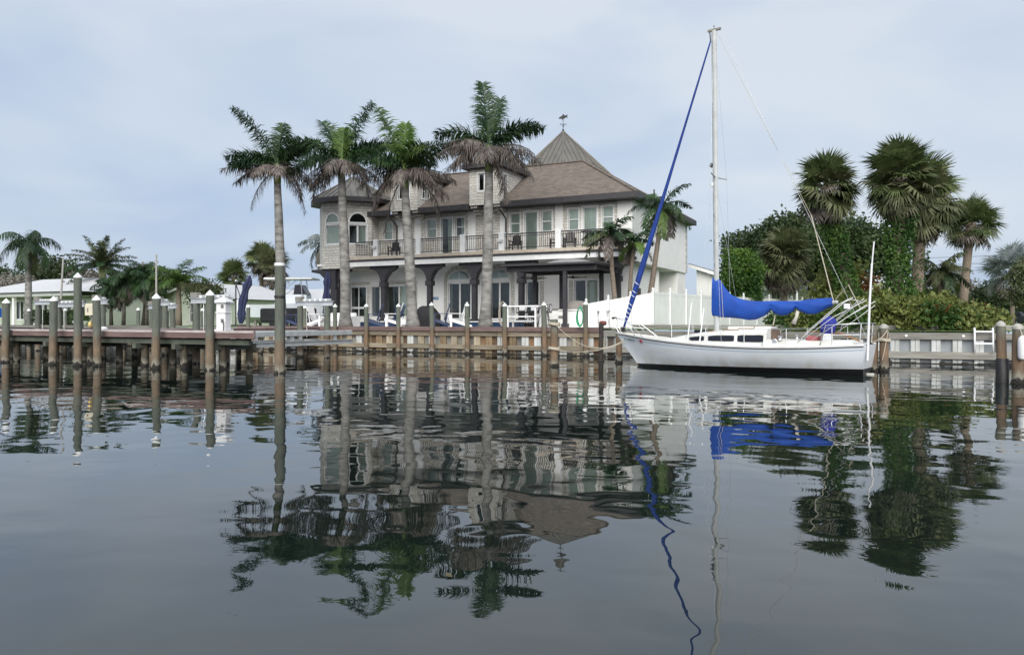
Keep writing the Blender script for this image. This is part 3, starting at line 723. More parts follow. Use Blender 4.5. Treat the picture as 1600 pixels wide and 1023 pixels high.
def house():
    H = thing('house', 'large two storey cream stone house with brown shingle roof, turrets and long balcony', 'house', (-6,14,1.3))
    # ---- ground floor
    gy = 9.3
    gops = [(-17.15,-15.8,1.9,4.0),(-15.4,-14.65,1.9,4.0),(-14.25,-11.95,1.9,4.0),(-9.2,-7.55,1.75,4.08),(-6.2,-4.75,1.75,4.08),(-3.6,-2.75,1.75,4.08),(-.42,1.08,1.75,4.08)]
    b = MB(); wall_grid(b, -17.5, 3.0, 1.2, 5.35, gops, .56, AT(0,gy,0)); b.build('ground_floor_wall', M_white, H, fix=False)
    MB().box(-17.5,gy+.6,1.2,-17.3,20.8,5.35).build('end_wall', M_white, H)
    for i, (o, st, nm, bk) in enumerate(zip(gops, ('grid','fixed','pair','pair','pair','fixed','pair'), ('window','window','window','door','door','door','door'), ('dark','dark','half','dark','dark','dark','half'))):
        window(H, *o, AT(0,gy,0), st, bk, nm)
    for x0, x1 in ((-9.2,-7.55),(-6.2,-4.75)): arch_light(H, x0, x1, 4.27, .58, AT(0,gy,0), 'blind')
    # stone surrounds
    r = random.Random(4)
    def surround(x0, x1, z0, z1, arch=0):
        st = MB(); z = z0
        while z < z1:
            h = r.uniform(.18,.26)
            for s, e in ((x0-.34,x0-.085),(x1+.085,x1+.34)):
                st.cbox(s+r.uniform(0,.02),gy-.05,z+.006,e-r.uniform(0,.02),gy-.003,min(z+h,z1)-.006,.008)
            z += h
        n = max(5, int((x1-x0+.6)/.24))
        for k in range(n):
            if arch:
                a0, a1 = PI*(k+.04)/n, PI*(k+.96)/n; cx, hw = (x0+x1)/2, (x1-x0)/2
                pl = [(cx+(hw+.10)*math.cos(a0), z1+(arch+.12)*math.sin(a0)),(cx+(hw+.34)*math.cos(a0), z1+(arch+.34)*math.sin(a0)),
                      (cx+(hw+.34)*math.cos(a1), z1+(arch+.34)*math.sin(a1)),(cx+(hw+.10)*math.cos(a1), z1+(arch+.12)*math.sin(a1))]
                st.ext(pl,'y',gy-.05,gy-.003)
            else:
                xa, xb = x0-.34+(x1-x0+.68)*k/n, x0-.34+(x1-x0+.68)*(k+1)/n
                st.cbox(xa+.006,gy-.05,z1+.09,xb-.006,gy-.003,z1+.32,.008)
        st.build('stone_surround', M_stone, H)
    surround(-17.15,-15.8,1.9,4.0); surround(-14.25,-11.95,1.9,4.0)
    surround(-9.2,-7.55,1.75,4.27,.58); surround(-6.2,-4.75,1.75,4.27,.58); surround(-3.6,-2.75,1.75,4.08); surround(-.42,1.08,1.75,4.08)
    MB().box(-17.6,8.6,1.25,3.1,9.29,1.62).build('step', M_patio, H)
    # right end, ground floor: wall, recess with pier
    MB().box(2.8,gy+.005,1.2,3.0,14.6,5.3).box(2.0,14.6,1.2,2.2,18.6,5.3).box(2.2,14.6,1.2,3.25,14.8,5.3).box(2.2,18.6,1.2,3.5,20.8,5.3).build('end_wall', M_white, H)
    MB().box(2.2,16.6,1.2,2.5,17.0,5.3).build('pilaster', M_white, H)
    MB().box(3.001,10.6,1.3,3.03,11.5,3.6).build('side_door', M_dark, H)
    # ---- upper floor
    uy, ux1 = 8.0, 3.6
    uops = [(-13.4,-12.7,6.95,8.1),(-10.02,-9.32,6.9,8.1),(-8.95,-8.15,5.74,8.12),(-7.9,-7.25,6.9,8.12),(-5.62,-5.2,7.35,8.12),(-4.08,-3.42,6.9,8.12),
            (-3.1,-2.28,5.74,8.14),(-2.0,-1.33,6.9,8.14),(-.29,.36,6.9,8.16),(.63,1.47,5.74,8.18),(1.8,2.46,6.9,8.18)]
    b = MB(); wall_grid(b, -14.6, ux1, 5.3, 8.55, uops, .56, AT(0,uy,0)); b.build('upper_wall', M_stone, H, fix=False)
    bk = ('blind','blind','half','half','dark','blind','blind','blind','blind','blind','blind')
    for i, o in enumerate(uops):
        dr = o[2] < 6
        window(H, *o, AT(0,uy,0), 'fixed' if dr else 'sash', bk[i], 'door' if dr else 'window', casing=.10 if dr else .06)
    # white pilasters on the upper wall
    for x in (-14.1,-11.95,-9.9+2.6-.0,-6.15,-4.55,-.82,2.95):
        pass
    for x0, x1 in ((-14.25,-13.85),(-12.35,-11.75),(-10.95,-10.45),(-7.0,-6.45),(-4.75,-4.35),(-1.1,-.62),(2.72,3.59)):
        MB().box(x0,uy-.05,5.72,x1,uy-.004,8.42).build('pilaster', M_white, H)
    # right end wall, upper floor, overhanging
    b = MB(); Mx = Matrix.Translation((ux1,0,0)) @ Matrix.Rotation(R(90),4,'Z')
    wall_grid(b, uy, 20.8, 5.02, 8.5, [(14.5,15.2,7.15,8.2)], .3, Mx); b.build('end_wall', M_white, H, fix=False)
    window(H, 14.5,15.2,7.15,8.2, Mx, 'sash', 'blind')
    MB().box(14.3,-.06,6.93,15.4,-.002,7.05).xf(Mx).build('sill', M_white, H)
    MB().box(2.5,9.8,5.0,3.59,20.79,5.02).build('soffit', M_white, H)
    for k in range(16):
        z = 5.05+k*.215; w = .42 if k % 2 else .26
        MB().cbox(ux1+.002,20.82-w,z,ux1+.04,20.84,z+.20,.012).build('quoin', M_stone, H)
    # ---- balcony
    MB().box(-14.6,6.0,5.10,3.4,6.10,5.40).box(3.30,6.10,5.10,3.4,9.3,5.40).build('fascia', M_trim, H)
    MB().box(-14.7,5.93,5.40,3.48,6.10,5.52).box(3.38,6.10,5.40,3.48,8.0,5.52).build('drip_edge', M_dark, H)
    MB().box(-14.6,5.96,5.525,3.44,8.0,5.70).build('balcony_floor', mat('tan_stone_edge', (.42,.36,.29), .8, (.50,.44,.37), scale=4), H)
    MB().box(-17.4,6.11,5.22,3.29,9.29,5.36).build('soffit', M_white, H)
    posts = [-14.5,-12.62,-9.42,-6.28,-3.68,-.12,3.28]
    for x in posts[1:]:
        p = MB().cbox(x-.17,6.0,5.70,x+.17,6.34,6.78,.015).build('balcony_post', M_trim, H)
    bal = MB().box(-.011,-.011,5.86,.011,.011,6.62).mesh('baluster', M_dark); recalc(bal)
    for i in range(len(posts)-1):
        a, c = posts[i]+.17, posts[i+1]-.17
        rl = MB().cbox(a,6.13,6.62,c,6.19,6.68,.008).box(a,6.14,5.83,c,6.18,5.87).box(a,6.145,6.50,c,6.175,6.53).build('railing', M_dark, H)
        n = int((c-a)/.125)
        for k in range(1, n):
            put('baluster', bal, rl, True, loc=(a+(c-a)*k/n, 6.16, 0))
    rl = MB().cbox(3.25,6.35,6.62,3.31,8.0,6.68,.008).box(3.26,6.35,5.83,3.30,8.0,5.87).build('railing', M_dark, H)
    for k in range(1,13): put('baluster', bal, rl, True, loc=(3.28, 6.35+1.6*k/13, 0))
    # flood lights on two balcony posts
    for x in (-12.62,-3.68):
        f = MB().cbox(-.14,-.17,-.08,.14,.0,.08,.015).xf(Matrix.Translation((x,5.94,6.32)) @ Matrix.Rotation(R(25),4,'X')).build('flood_light', M_wplas, H)
        MB().box(x-.05,5.92,6.2,x+.05,6.0,6.3).build('bracket', M_greyp, f)
    # ---- dark timber columns and arched brackets
    for x in (-16.0,-12.36,-8.9,-5.75,-2.64,3.2):
        w = .14
        c = MB().cbox(x-w,6.42,1.75,x+w,6.76,4.15,.02).build('column', M_navybeam, H)
        MB().cbox(x-w-.1,6.32,1.3,x+w+.1,6.86,1.75,.03).build('column_base', M_navybeam, c)
        MB().cbox(x-w-.08,6.34,3.80,x+w+.08,6.84,4.12,.03).build('capital', M_navybeam, c)
        MB().ext(bracket_profile(x, 5.11, 1.0, .95, w+.04), 'y', 6.40, 6.78).build('arch_bracket', M_navybeam, c)
        MB().ext([(6.79,4.15),(6.95,4.4),(7.3,4.75),(7.9,5.0),(8.0,5.21),(6.79,5.21)],'x',x-.14,x+.14).build('rear_bracket', M_navybeam, c)
    MB().box(-17.0,6.44,5.12,3.2,6.74,5.215).build('beam', M_navybeam, H)
    # white hood moulding: shallow arches on the white wall
    # ---- main roof: shingled hip, L shaped
    ez, ey, ex = 8.72, 7.1, 4.1
    rz_, ry = 11.75, 12.0
    b = MB()
    A=(-15.5,ey,ez); B=(ex,ey,ez); C=(ex,21.3,ez); Dp=(-15.5,17.0,ez)
    Pk=(-.86,ry,rz_); Q=(-.86,16.4,rz_); Pl=(-15.5,ry,rz_); E1=(-5.8,21.3,ez); E2=(-5.8,17.0,ez); J=(-5.8+3.0,17.0-.0,ez+1.85)
    b.poly([A,B,Pk,Pl]); b.poly([B,C,Q,Pk]); b.poly([C,E1,Q]); b.poly([E1,E2,Pk,Q]); b.poly([Pl,Pk,E2,Dp])
    roof = b.build('roof', M_shingle, H, fix=False)
    # hip ridge caps
    for p, q in ((B,Pk),(C,Q),(Pk,Pl),(Pk,Q)):
        MB().bar(Vector(p)+Vector((0,0,.02)), Vector(q)+Vector((0,0,.02)), .22, .06).build('ridge_cap', M_shingle, roof)
    # fascia / gutters and soffits (broken at the dormers)
    for x0, x1 in ((-14.6,-12.2),(-10.05,-6.4),(-4.25,ex)):
        MB().box(x0,ey-.09,8.42,x1+ (.09 if x1==ex else 0),ey-.003,ez+.015).build('gutter', M_dark, H)
    MB().box(ex+.003,ey,8.42,ex+.09,21.3,ez+.015).build('gutter', M_dark, H)
    MB().box(-14.6,ey,8.43,ex,uy,8.46).box(3.601,uy,8.43,ex,21.3,8.46).build('soffit', M_dark, H)
    for x in (-12.28,-4.32):
        MB().tube([(x,7.0,8.3),(x,7.6,8.0),(x,7.9,7.8),(x,7.9,5.7)], .05, 8).build('downspout', M_dark, H)
    MB().tube([(3.0,14.5,9.3),(3.0,14.5,10.05)], .05, 8).build('vent_pipe', M_dark, roof)
    MB().lathe([(.16,0),(.16,.1),(.05,.16)], 10, (3.3,15.6,9.25)).build('roof_vent', M_dark, roof)
    # ---- dormers
    def dormer(x0, x1, zt, apex):
        y0 = 7.0; yb = 12.0; zb = 8.62
        d = MB()
        wall_grid(d, x0, x1, zb, zt, [((x0+x1)/2-.42,(x0+x1)/2+.42,zt-1.35,zt-.3)], .3, AT(0,y0,0))
        Ms = Matrix.Translation((x1,0,0)) @ Matrix.Rotation(R(90),4,'Z')
        wall_grid(d, y0, yb, zb, zt, [(y0+.55,y0+1.0,zt-1.3,zt-.35)], .3, Ms)
        d.add([(x0,y0,zb),(x0,yb,zb),(x0,yb,zt),(x0,y0,zt)],[(0,1,2,3)])
        d.add([(x0,y0,zb),(x1,y0,zb),(x1,yb,zb),(x0,yb,zb)],[(0,3,2,1)])
        o = d.build('dormer', M_stone, H, fix=False)
        window(o, (x0+x1)/2-.42,(x0+x1)/2+.42,zt-1.35,zt-.3, AT(0,y0,0), 'pair', 'dark', 'dormer_window', casing=.07)
        window(o, y0+.55,y0+1.0,zt-1.3,zt-.35, Ms, 'sash', 'dark', 'dormer_window', casing=.07)
        # corbels stepping back to the wall
        for k in range(3):
            MB().box(x0+.04*k,y0+.12+.28*k,zb-.16*(k+1),x0+.45,uy-.06,zb-.16*k-.002).build('corbel', M_stone, o); MB().box(x1-.45,y0+.12+.28*k,zb-.16*(k+1),x1-.04*k,uy-.06,zb-.16*k-.002).build('corbel', M_stone, o)
        MB().box(x0+.46,y0+.55,8.25,x1-.46,uy-.06,zb-.004).build('corbel', M_stone, o)
        # hip roof
        e = .32; m = (x0+x1)/2; hw = (x1-x0)/2+e
        rb = MB(); ap=(m,y0-e+hw,apex); bk=(m,13.2,apex); z=zt+.24
        a_=(x0-e,y0-e,z); b_=(x1+e,y0-e,z); c_=(x1+e,13.2,z); d_=(x0-e,13.2,z)
        rb.poly([a_,b_,ap]); rb.poly([b_,c_,bk,ap]); rb.poly([d_,a_,ap,bk])
        rb.build('dormer_roof', M_shingle, o, fix=False)
        yq = y0-e
        MB().box(x0-e-.05,yq-.05,zt,x1+e+.05,yq+.04,z+.01).box(x1+e-.04,yq+.04,zt,x1+e+.05,11.5,z+.01).box(x0-e-.05,yq+.04,zt,x0-e+.04,11.5,z+.01).build('dormer_fascia', M_dark, o)
        MB().box(x0-e,yq,zt+.02,x1+e,11.5,zt+.05).build('dormer_soffit', M_dark, o)
    dormer(-12.14,-10.1,10.72,11.72)
    dormer(-6.34,-4.3,10.80,11.85)
    # ---- octagonal metal roofed tower at the left
    cx, cy, ap_ = -15.95, 8.1, 2.15
    rad = ap_/math.cos(PI/8)
    fw = 2*ap_*math.tan(PI/8)
    tw = MB()
    for k in range(8):
        a = -PI/2 + k*PI/4
        Mf = Matrix.Translation((cx,cy,0)) @ Matrix.Rotation(a+PI/2,4,'Z') @ Matrix.Translation((0,-ap_,0))
        ops = [(-.57,.57,6.62,7.85)] if k in (0,1) else []
        wall_grid(tw, -fw/2, fw/2, 5.02, 9.4, ops, .5, Mf)
    tw.poly([(cx+rad*math.cos(PI/8+PI/4*k), cy+rad*math.sin(PI/8+PI/4*k), 5.02) for k in range(8)])
    T = tw.build('tower_wall', M_stone, H, fix=False)
    for k in (0,1):
        Mf = Matrix.Translation((cx,cy,0)) @ Matrix.Rotation(-PI/2+k*PI/4+PI/2,4,'Z') @ Matrix.Translation((0,-ap_,0))
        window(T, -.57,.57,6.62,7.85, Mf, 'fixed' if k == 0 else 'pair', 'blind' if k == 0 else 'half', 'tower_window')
        arch_light(T, -.57,.57,7.98,.62, Mf, 'blind' if k == 0 else 'dark', False)
    MB().lathe([(rad+.42,9.33),(rad+.62,9.33),(rad+.62,9.62),(rad+.42,9.62)], 8, (cx,cy,0), PI/8).build('tower_fascia', M_dark, T)
    MB().lathe([(rad-.02,9.36),(rad+.5,9.36),(rad+.5,9.39),(rad-.02,9.39)], 8, (cx,cy,0), PI/8).build('tower_soffit', M_dark, T)
    def metal_cone(par, cx, cy, r, z0, z1, ns, nm):
        c = MB()
        cs = [(cx+r*math.cos(PI/8+PI/4*k), cy+r*math.sin(PI/8+PI/4*k), z0) for k in range(8)]
        for k in range(8): c.poly([cs[k], cs[(k+1)%8], (cx,cy,z1)])
        o = c.build(nm, M_metal, par, fix=False)
        apx = Vector((cx,cy,z1))
        seam = MB(); hip = MB()
        for k in range(8):
            a, e = Vector(cs[k]), Vector(cs[(k+1)%8]); md = (a+e)/2
            hip.bar(a+Vector((0,0,.03)), apx+Vector((0,0,.03)), .10, .06)
            for j in range(-ns, ns+1):
                f = j/(ns+.6)   # seams run up the slope, parallel to the fall line, and die at the hip
                p0 = md + (e-md)*f; p1 = p0 + (apx-md)*(1-abs(f))
                d = (p1-p0)
                if d.length > .1: seam.bar(p0+Vector((0,0,.02)), p1+Vector((0,0,.02)), .03, .06)
        seam.build('standing_seams', M_metal, o); hip.build('hip_cap', M_metal, o)
        return o
    metal_cone(T, cx, cy, rad+.6, 9.62, 11.35, 2, 'tower_roof')
    # bracket carrying the tower
    MB().ext([(-17.9,5.015),(-17.9,4.85),(-17.2,4.72),(-16.7,4.3),(-16.45,3.7),(-15.9,3.7),(-15.9,5.015)],'y',6.15,6.7).build('tower_bracket', M_navybeam, T)
    MB().cbox(-16.35,6.15,1.3,-15.85,6.65,3.7,.03).build('tower_column', M_navybeam, T)
    # ---- large octagonal metal turret behind the ridge
    tx, ty = -4.12, 16.5
    MB().lathe([(4.5,8.8),(4.5,10.4)], 8, (tx,ty,0), PI/8).build('turret_wall', M_stone, H)
    tr = metal_cone(H, tx, ty, 5.0, 10.4, 15.02, 5, 'turret_roof')
    # weather vane with a sailing bird silhouette
    v = MB().tube([(tx,ty,14.95),(tx,ty,15.85)], .02, 6).lathe([(.05,0),(.09,.08),(.05,.16)], 8, (tx,ty,15.0)).lathe([(.02,0),(.07,.06),(.02,.12)], 8, (tx,ty,15.3))
    v.tube([(tx-.32,ty+.1,15.48),(tx+.32,ty-.1,15.48)], .014, 5).tube([(tx-.1,ty-.32,15.48),(tx+.1,ty+.32,15.48)], .014, 5)
    v.build('weather_vane', M_dark, tr)
    fish = [(-.36,.02),(-.26,.10),(-.1,.16),(.02,.30),(.08,.18),(.22,.16),(.34,.22),(.30,.08),(.36,-.04),(.22,.02),(.05,-.06),(-.08,-.12),(-.12,-.03),(-.26,-.04)]
    MB().ext([(tx+x, 15.94+z) for x, z in fish],'y',ty-.012,ty+.012).build('vane_figure', M_dark, tr)
    # small blue sign plate by the french doors
    MB().cbox(-10.55,9.26,3.02,-9.95,9.297,3.2,.008).build('sign_plate', mat('blue_sign',(.06,.16,.32),.5,(.3,.4,.5),scale=14), H)
    return H
house()

# balcony furniture
def patio_chair(x, y, z, rz, lab):
    t = thing('balcony_chair', lab, 'chair', (x,y,z), rz, 'dark balcony chairs')
    MB().box(-.28,-.26,.36,.28,.26,.42).build('seat', M_dark, t, world=False)
    for k in range(6):
        MB().box(-.27+.09*k,.22,.42,-.27+.09*k+.07,.27,1.0-.01*(k-2.5)**2).build('back_slat', M_dark, t, world=False)
    for sx in (-1,1):
        MB().box(sx*.3-.04,-.26,.60,sx*.3+.04,.26,.64).build('armrest', M_dark, t, world=False)
        for yy in (-.24,.2): MB().box(sx*.29-.03,yy,0,sx*.29+.03,yy+.05,.60).build('leg', M_dark, t, world=False)
for x, rz, lab in ((-.55+.0,-.3,'dark balcony chair just left of the wide white pilaster'),(.25,.2,'dark balcony chair just right of the wide white pilaster'),(2.2,.4,'dark balcony chair near the palm at the balcony end'),(-3.2,.0,'dark balcony chair beside the floodlit balcony post'),(-11.8,.1,'dark balcony chair at the tower end of the balcony')):
    patio_chair(x, 6.9, 5.70, rz, lab)
def btable():
    t = thing('balcony_table', 'tall dark bistro table on the balcony', 'table', (1.3,6.9,5.7))
    MB().lathe([(.36,.92),(.37,.94),(.36,.96)], 16).build('top', M_dark, t, world=False)
    for k in range(4):
        a = k*PI/2+.5
        MB().bar((math.cos(a)*.28,math.sin(a)*.28,0),(math.cos(a)*.2,math.sin(a)*.2,.93),.035).build('leg', M_dark, t, world=False)
btable()
# ------------------------------------------------------------------ patio things
ADI = {}
def adirondack(x, y, z, rz, m, lab, grp):
    key = m.name
    t = thing('deck_chair', lab, 'chair', (x,y,z), rz, grp); t.scale = (1.14,1.14,1.14)
    if key not in ADI:
        P = {}
        def mk(nm, b): me = b.mesh(nm, m); recalc(me); P.setdefault(nm, []).append(me)
        # faces -y; fan back leaning to +y
        for k in range(7):
            a = (k-3)*.055; h = .88-.012*(k-3)**2
            p0 = Vector(((k-3)*.066,.16,.30)); p1 = p0+Vector((math.sin(a)*h*1.0, .34*h, .93*h))
            b = MB().bar(p0, p1, .060, .022, (0,1,0)); mk('back_slat', b)
            mk('back_slat', MB().lathe([(.030,0),(.028,.012),(.012,.028)], 8, tuple(p1)))
        for k in range(5):
            yy = -.36+.105*k
            mk('seat_slat', MB().bar((-.27,yy,.40-.028*k),(.27,yy,.40-.028*k), .095, .022))
        for s in (-1,1):
            mk('armrest', MB().ext([(s*.26,-.42),(s*.42,-.42),(s*.42,-.2),(s*.36,.34),(s*.27,.34)],'z',.60,.625))
            mk('leg', MB().cbox(s*.33-.025,-.38,0,s*.33+.025,-.28,.60,.006))
            mk('leg', MB().ext([(-.42,.28),(-.42,.40),(.62,.09),(.66,0),(.50,0)],'x',s*.285-.012,s*.285+.012))
            mk('arm_support', MB().bar((s*.33,.28,.60),(s*.30,.22,.14),.04))
        mk('back_rail', MB().bar((-.3,.30,.58),(.3,.30,.58),.03,.07))
        ADI[key] = P
    for nm, ms in ADI[key].items():
        for me in ms: put(nm, me, t, False)
GN, GW = 'navy slatted deck chairs', 'white slatted deck chairs'
adirondack(-15.0,1.3,1.30,R(-72),M_navy,'navy deck chair left on the boardwalk beside the tall piling',GN)
adirondack(-13.3,1.35,1.32,R(100),M_wplas,'white deck chair seen between the boat lift piles',GW)
adirondack(-9.25,1.35,1.32,R(-62),M_navy,'navy deck chair next to the dark house column',GN)
adirondack(-9.0,3.0,1.32,R(-10),M_navy,'navy deck chair facing the water behind the white chair',GN)
adirondack(-7.85,1.25,1.32,R(-58),M_wplas,'white deck chair with a small white side table',GW)
adirondack(-4.9,1.35,1.32,R(-55),M_navy,'navy deck chair beside the blue sign plate wall',GN)
adirondack(-3.85,1.3,1.32,R(-52),M_wplas,'white deck chair in front of the french doors',GW)
def side_table():
    t = thing('side_table', 'small white box side table beside the white deck chair', 'table', (-7.05,1.35,1.32))
    MB().cbox(-.25,-.25,.46,.25,.25,.50,.01).build('top', M_wplas, t, world=False)
    for sx in (-1,1):
        for sy in (-1,1): MB().box(sx*.22-.03,sy*.22-.03,0,sx*.22+.03,sy*.22+.03,.46).build('leg', M_wplas, t, world=False)
    MB().box(-.2,-.245,.1,.2,-.225,.42).box(.225,-.2,.1,.245,.2,.42).build('panel', M_wplas, t, world=False)
side_table()
def covered_grill():
    t = thing('covered_grill', 'big grill under a black fitted cover behind the palm', 'grill', (-7.1,3.4,1.30))
    b = MB()
    secs = [(0,.78,.42),(.25,.80,.42),(.62,.84,.42),(.70,.80,.40),(.95,.55,.36),(1.12,.38,.30),(1.18,.25,.2)]
    vs = []
    for z, hx, hy in secs:
        for k in range(20):
            a = 2*PI*k/20; c, s_ = math.cos(a), math.sin(a)
            e = .55
            vs.append((hx*abs(c)**e*(1 if c>0 else -1)+.012*math.sin(k*2.3+z*5), hy*abs(s_)**e*(1 if s_>0 else -1)+.012*math.sin(k*1.7), z))
    n = 20
    fs = [(i*n+k,i*n+(k+1)%n,(i+1)*n+(k+1)%n,(i+1)*n+k) for i in range(len(secs)-1) for k in range(n)] + [tuple(range((len(secs)-1)*n,len(secs)*n))]
    b.add(vs, fs).build('cover', M_black, t, smooth=2, world=False)
    for s in (-1,1): MB().lathe([(.05,-.005),(.06,.03),(.05,.07)], 8, (s*.6,-.3,0)).build('caster', M_black, t, world=False)
covered_grill()
def pool():
    t = thing('raised_pool', 'low raised pool with white coping and navy tiles behind the deck chairs', 'pool', (-6.8,4.6,1.3))
    MB().box(-12.9,4.1,1.28,-1.3,4.16,1.56).build('tile_wall', mat('navy_tile',(.012,.03,.075),.2,(.03,.06,.12),scale=12), t)
    x = -12.95
    while x < -1.4:
        MB().cbox(x+.004,4.04,1.562,x+.62-.004,4.40,1.61,.01).build('coping_stone', M_trim, t); x += .62
    MB().box(-12.9,5.9,1.28,-1.3,6.2,1.6).build('rear_wall', M_trim, t)
    MB().poly([(-12.9,4.3,1.53),(-1.3,4.3,1.53),(-1.3,5.95,1.53),(-12.9,5.95,1.53)]).build('pool_water', mat('pool_water',(.05,.2,.25),.05), t, fix=False)
    MB().box(-12.9,4.17,1.28,-12.7,5.9,1.56).build('end_wall', M_trim, t)
pool()
def umbrella(x, y, rz, lab, lean=.35, top=3.1):
    t = thing('patio_umbrella', lab, 'umbrella', (x,y,1.31), rz, 'closed navy patio umbrellas')
    MB().cbox(-.5,-.5,0,.5,.5,.09,.02).build('base', M_black, t, world=False)
    MB().tube([(0,0,.08),(0,0,1.3),(0,0,2.75)], .042, 8).build('pole', M_black, t, world=False)
    MB().tube([(0,0,2.6),(.25,0,1.9),(.32,0,1.2)], .028, 6).build('arm', M_black, t, world=False)
    MB().lathe([(.05,0),(.06,.05),(.02,.1)], 8, (0,0,2.73)).build('finial', M_wplas, t, world=False)
    secs = [(.32,.10),(.36,.20),(.36,.24),(.37,.20),(.40,.22),(.46,.26),(.54,.20),(.62,.18),(.72,.26),(.84,.16),(.9,.04)]
    n = 14; vs = []
    for i, (dx, r) in enumerate(secs):
        z = .15+i*(top-.75)/(len(secs)-1)
        for k in range(n):
            a = 2*PI*k/n; q = r*(1+.32*(k%2)-.16)
            vs.append((dx*lean/.35+q*math.cos(a), q*.8*math.sin(a), z))
    fs = [(i*n+k,i*n+(k+1)%n,(i+1)*n+(k+1)%n,(i+1)*n+k) for i in range(len(secs)-1) for k in range(n)]+[tuple(range(n-1,-1,-1)),tuple(range((len(secs)-1)*n,len(secs)*n))]
    MB().add(vs,fs).build('folded_canopy', M_navycloth, t, smooth=2, world=False)
umbrella(-19.3,.95,R(20),'closed navy cantilever umbrella leaning off its pole by the pier',.35,3.7)
umbrella(-14.1,3.0,R(-30),'closed navy umbrella standing beside the tower of the big house',.18,3.9)

def pergola():
    t = thing('pergola', 'dark flat pergola with ceiling fans in front of the house', 'pergola', (1.2,3.6,1.3))
    X0, X1, Y0, Y1 = -1.3, 3.6, 1.8, 5.9
    for x, y in ((1.95,2.05),(.45,5.2),(2.75,5.2),(-1.15,5.2)):
        p = MB().cbox(x-.10,y-.10,1.5,x+.10,y+.10,4.15,.015).build('post', M_navybeam, t)
        MB().cbox(x-.16,y-.16,1.3,x+.16,y+.16,1.5,.02).build('post_base', M_navybeam, p)
    for y in (2.05,5.2): MB().cbox(X0,y-.08,4.15,X1,y+.08,4.42,.01).build('beam', M_navybeam, t)
    for k in range(9):
        x = X0+.2+k*(X1-X0-.4)/8
        MB().box(x-.03,Y0+.34,4.2,x+.03,Y1-.8,4.40).build('rafter', M_navybeam, t)
    MB().cbox(X0-.1,Y0-.25,4.425,X1+.1,Y1,4.52,.01).build('roof_panel', M_navybeam, t)
    # shallow grey arched canopy above
    b = MB(); n = 14; vs = []
    for k in range(n+1):
        f = k/n
        for y in (2.6, 5.7): vs.append((.4+3.0*f, y, 4.53+.26*math.sin(PI*f)))
    b.add(vs, [(2*k,2*k+2,2*k+3,2*k+1) for k in range(n)])
    b.poly([(.4+3.0*k/n,2.6,4.53+.26*math.sin(PI*k/n)) for k in range(n+1)])
    b.build('arched_canopy', mat('grey_canopy',(.23,.235,.24),.6,(.28,.28,.28),scale=2), t)
    for x, y in ((-.55,3.6),(1.75,3.6)):
        f = MB().tube([(x,y,4.2),(x,y,3.95)], .02, 6).lathe([(.09,0),(.12,.05),(.06,.12)], 10, (x,y,3.83)).build('ceiling_fan', M_dark, t)
        for k in range(5):
            a = k*2*PI/5+.3
            MB().box(.12,-.06,-.008,.72,.06,.008).xf(Matrix.Translation((x,y,3.90)) @ Matrix.Rotation(a,4,'Z') @ Matrix.Rotation(R(12),4,'X')).build('fan_blade', M_dark, f)
pergola()
def kitchen():
    t = thing('outdoor_kitchen', 'white outdoor kitchen counter under the pergola', 'counter', (1.8,3.4,1.3))
    MB().box(-.1,2.9,1.3,1.25,3.5,2.20).build('cabinet', M_white, t)
    MB().box(1.25,2.75,1.3,3.1,3.6,2.16).build('cabinet', M_white, t)
    MB().cbox(-.2,2.82,2.203,1.3,3.58,2.26,.01).build('countertop', M_greytimber, t)
    MB().cbox(1.31,2.68,2.165,3.15,3.66,2.22,.01).build('countertop', M_trim, t)
    MB().box(1.3,2.735,1.75,1.6,2.748,1.9).build('outlet', M_greyp, t)
kitchen()
def gcover():
    secs = [(0,.62,.34),(.12,.64,.35),(.2,.60,.33),(.34,.50,.28),(.42,.34,.2),(.45,.15,.1)]
    n = 18; vs = []
    for z, hx, hy in secs:
        for k in range(n):
            a = 2*PI*k/n; c, s_ = math.cos(a), math.sin(a)
            vs.append((hx*abs(c)**.6*(1 if c>0 else -1)+.015*math.sin(3*a+z*9), hy*abs(s_)**.6*(1 if s_>0 else -1), z+.012*math.sin(5*a)))
    fs = [(i*n+k,i*n+(k+1)%n,(i+1)*n+(k+1)%n,(i+1)*n+k) for i in range(len(secs)-1) for k in range(n)]+[tuple(range((len(secs)-1)*n,len(secs)*n)),tuple(range(n-1,-1,-1))]
    o = MB().add(vs,fs).build('grill_cover', mat('taupe_canvas',(.20,.185,.17),.9,(.27,.25,.23),scale=4,bump=.5,bscale=8), None, smooth=2)
    o.location = (2.15,3.1,2.215); tag(o, 'taupe canvas covered grill on the outdoor kitchen counter', 'grill')
gcover()
def bar_table():
    t = thing('bar_table', 'long white bar height table on the boardwalk by the pergola', 'table', (-.15,1.75,1.32))
    MB().cbox(-1.0,-.4,1.02,.95,.4,1.09,.02).build('top', M_wplas, t, world=False)
    for x in (-.8,.75):
        for y in (-.3,.3):
            MB().cbox(x-.045,y-.045,0,x+.045,y+.045,1.02,.008).build('leg', M_wplas, t, world=False)
        MB().box(x-.03,-.255,.55,x+.03,.255,.62).build('stretcher', M_wplas, t, world=False)
    MB().box(-.755,-.03,.28,.705,.03,.34).build('foot_rail', M_wplas, t, world=False)
    MB().box(-.755,-.33,.50,.705,-.27,.56).build('foot_rail', M_wplas, t, world=False)
bar_table()
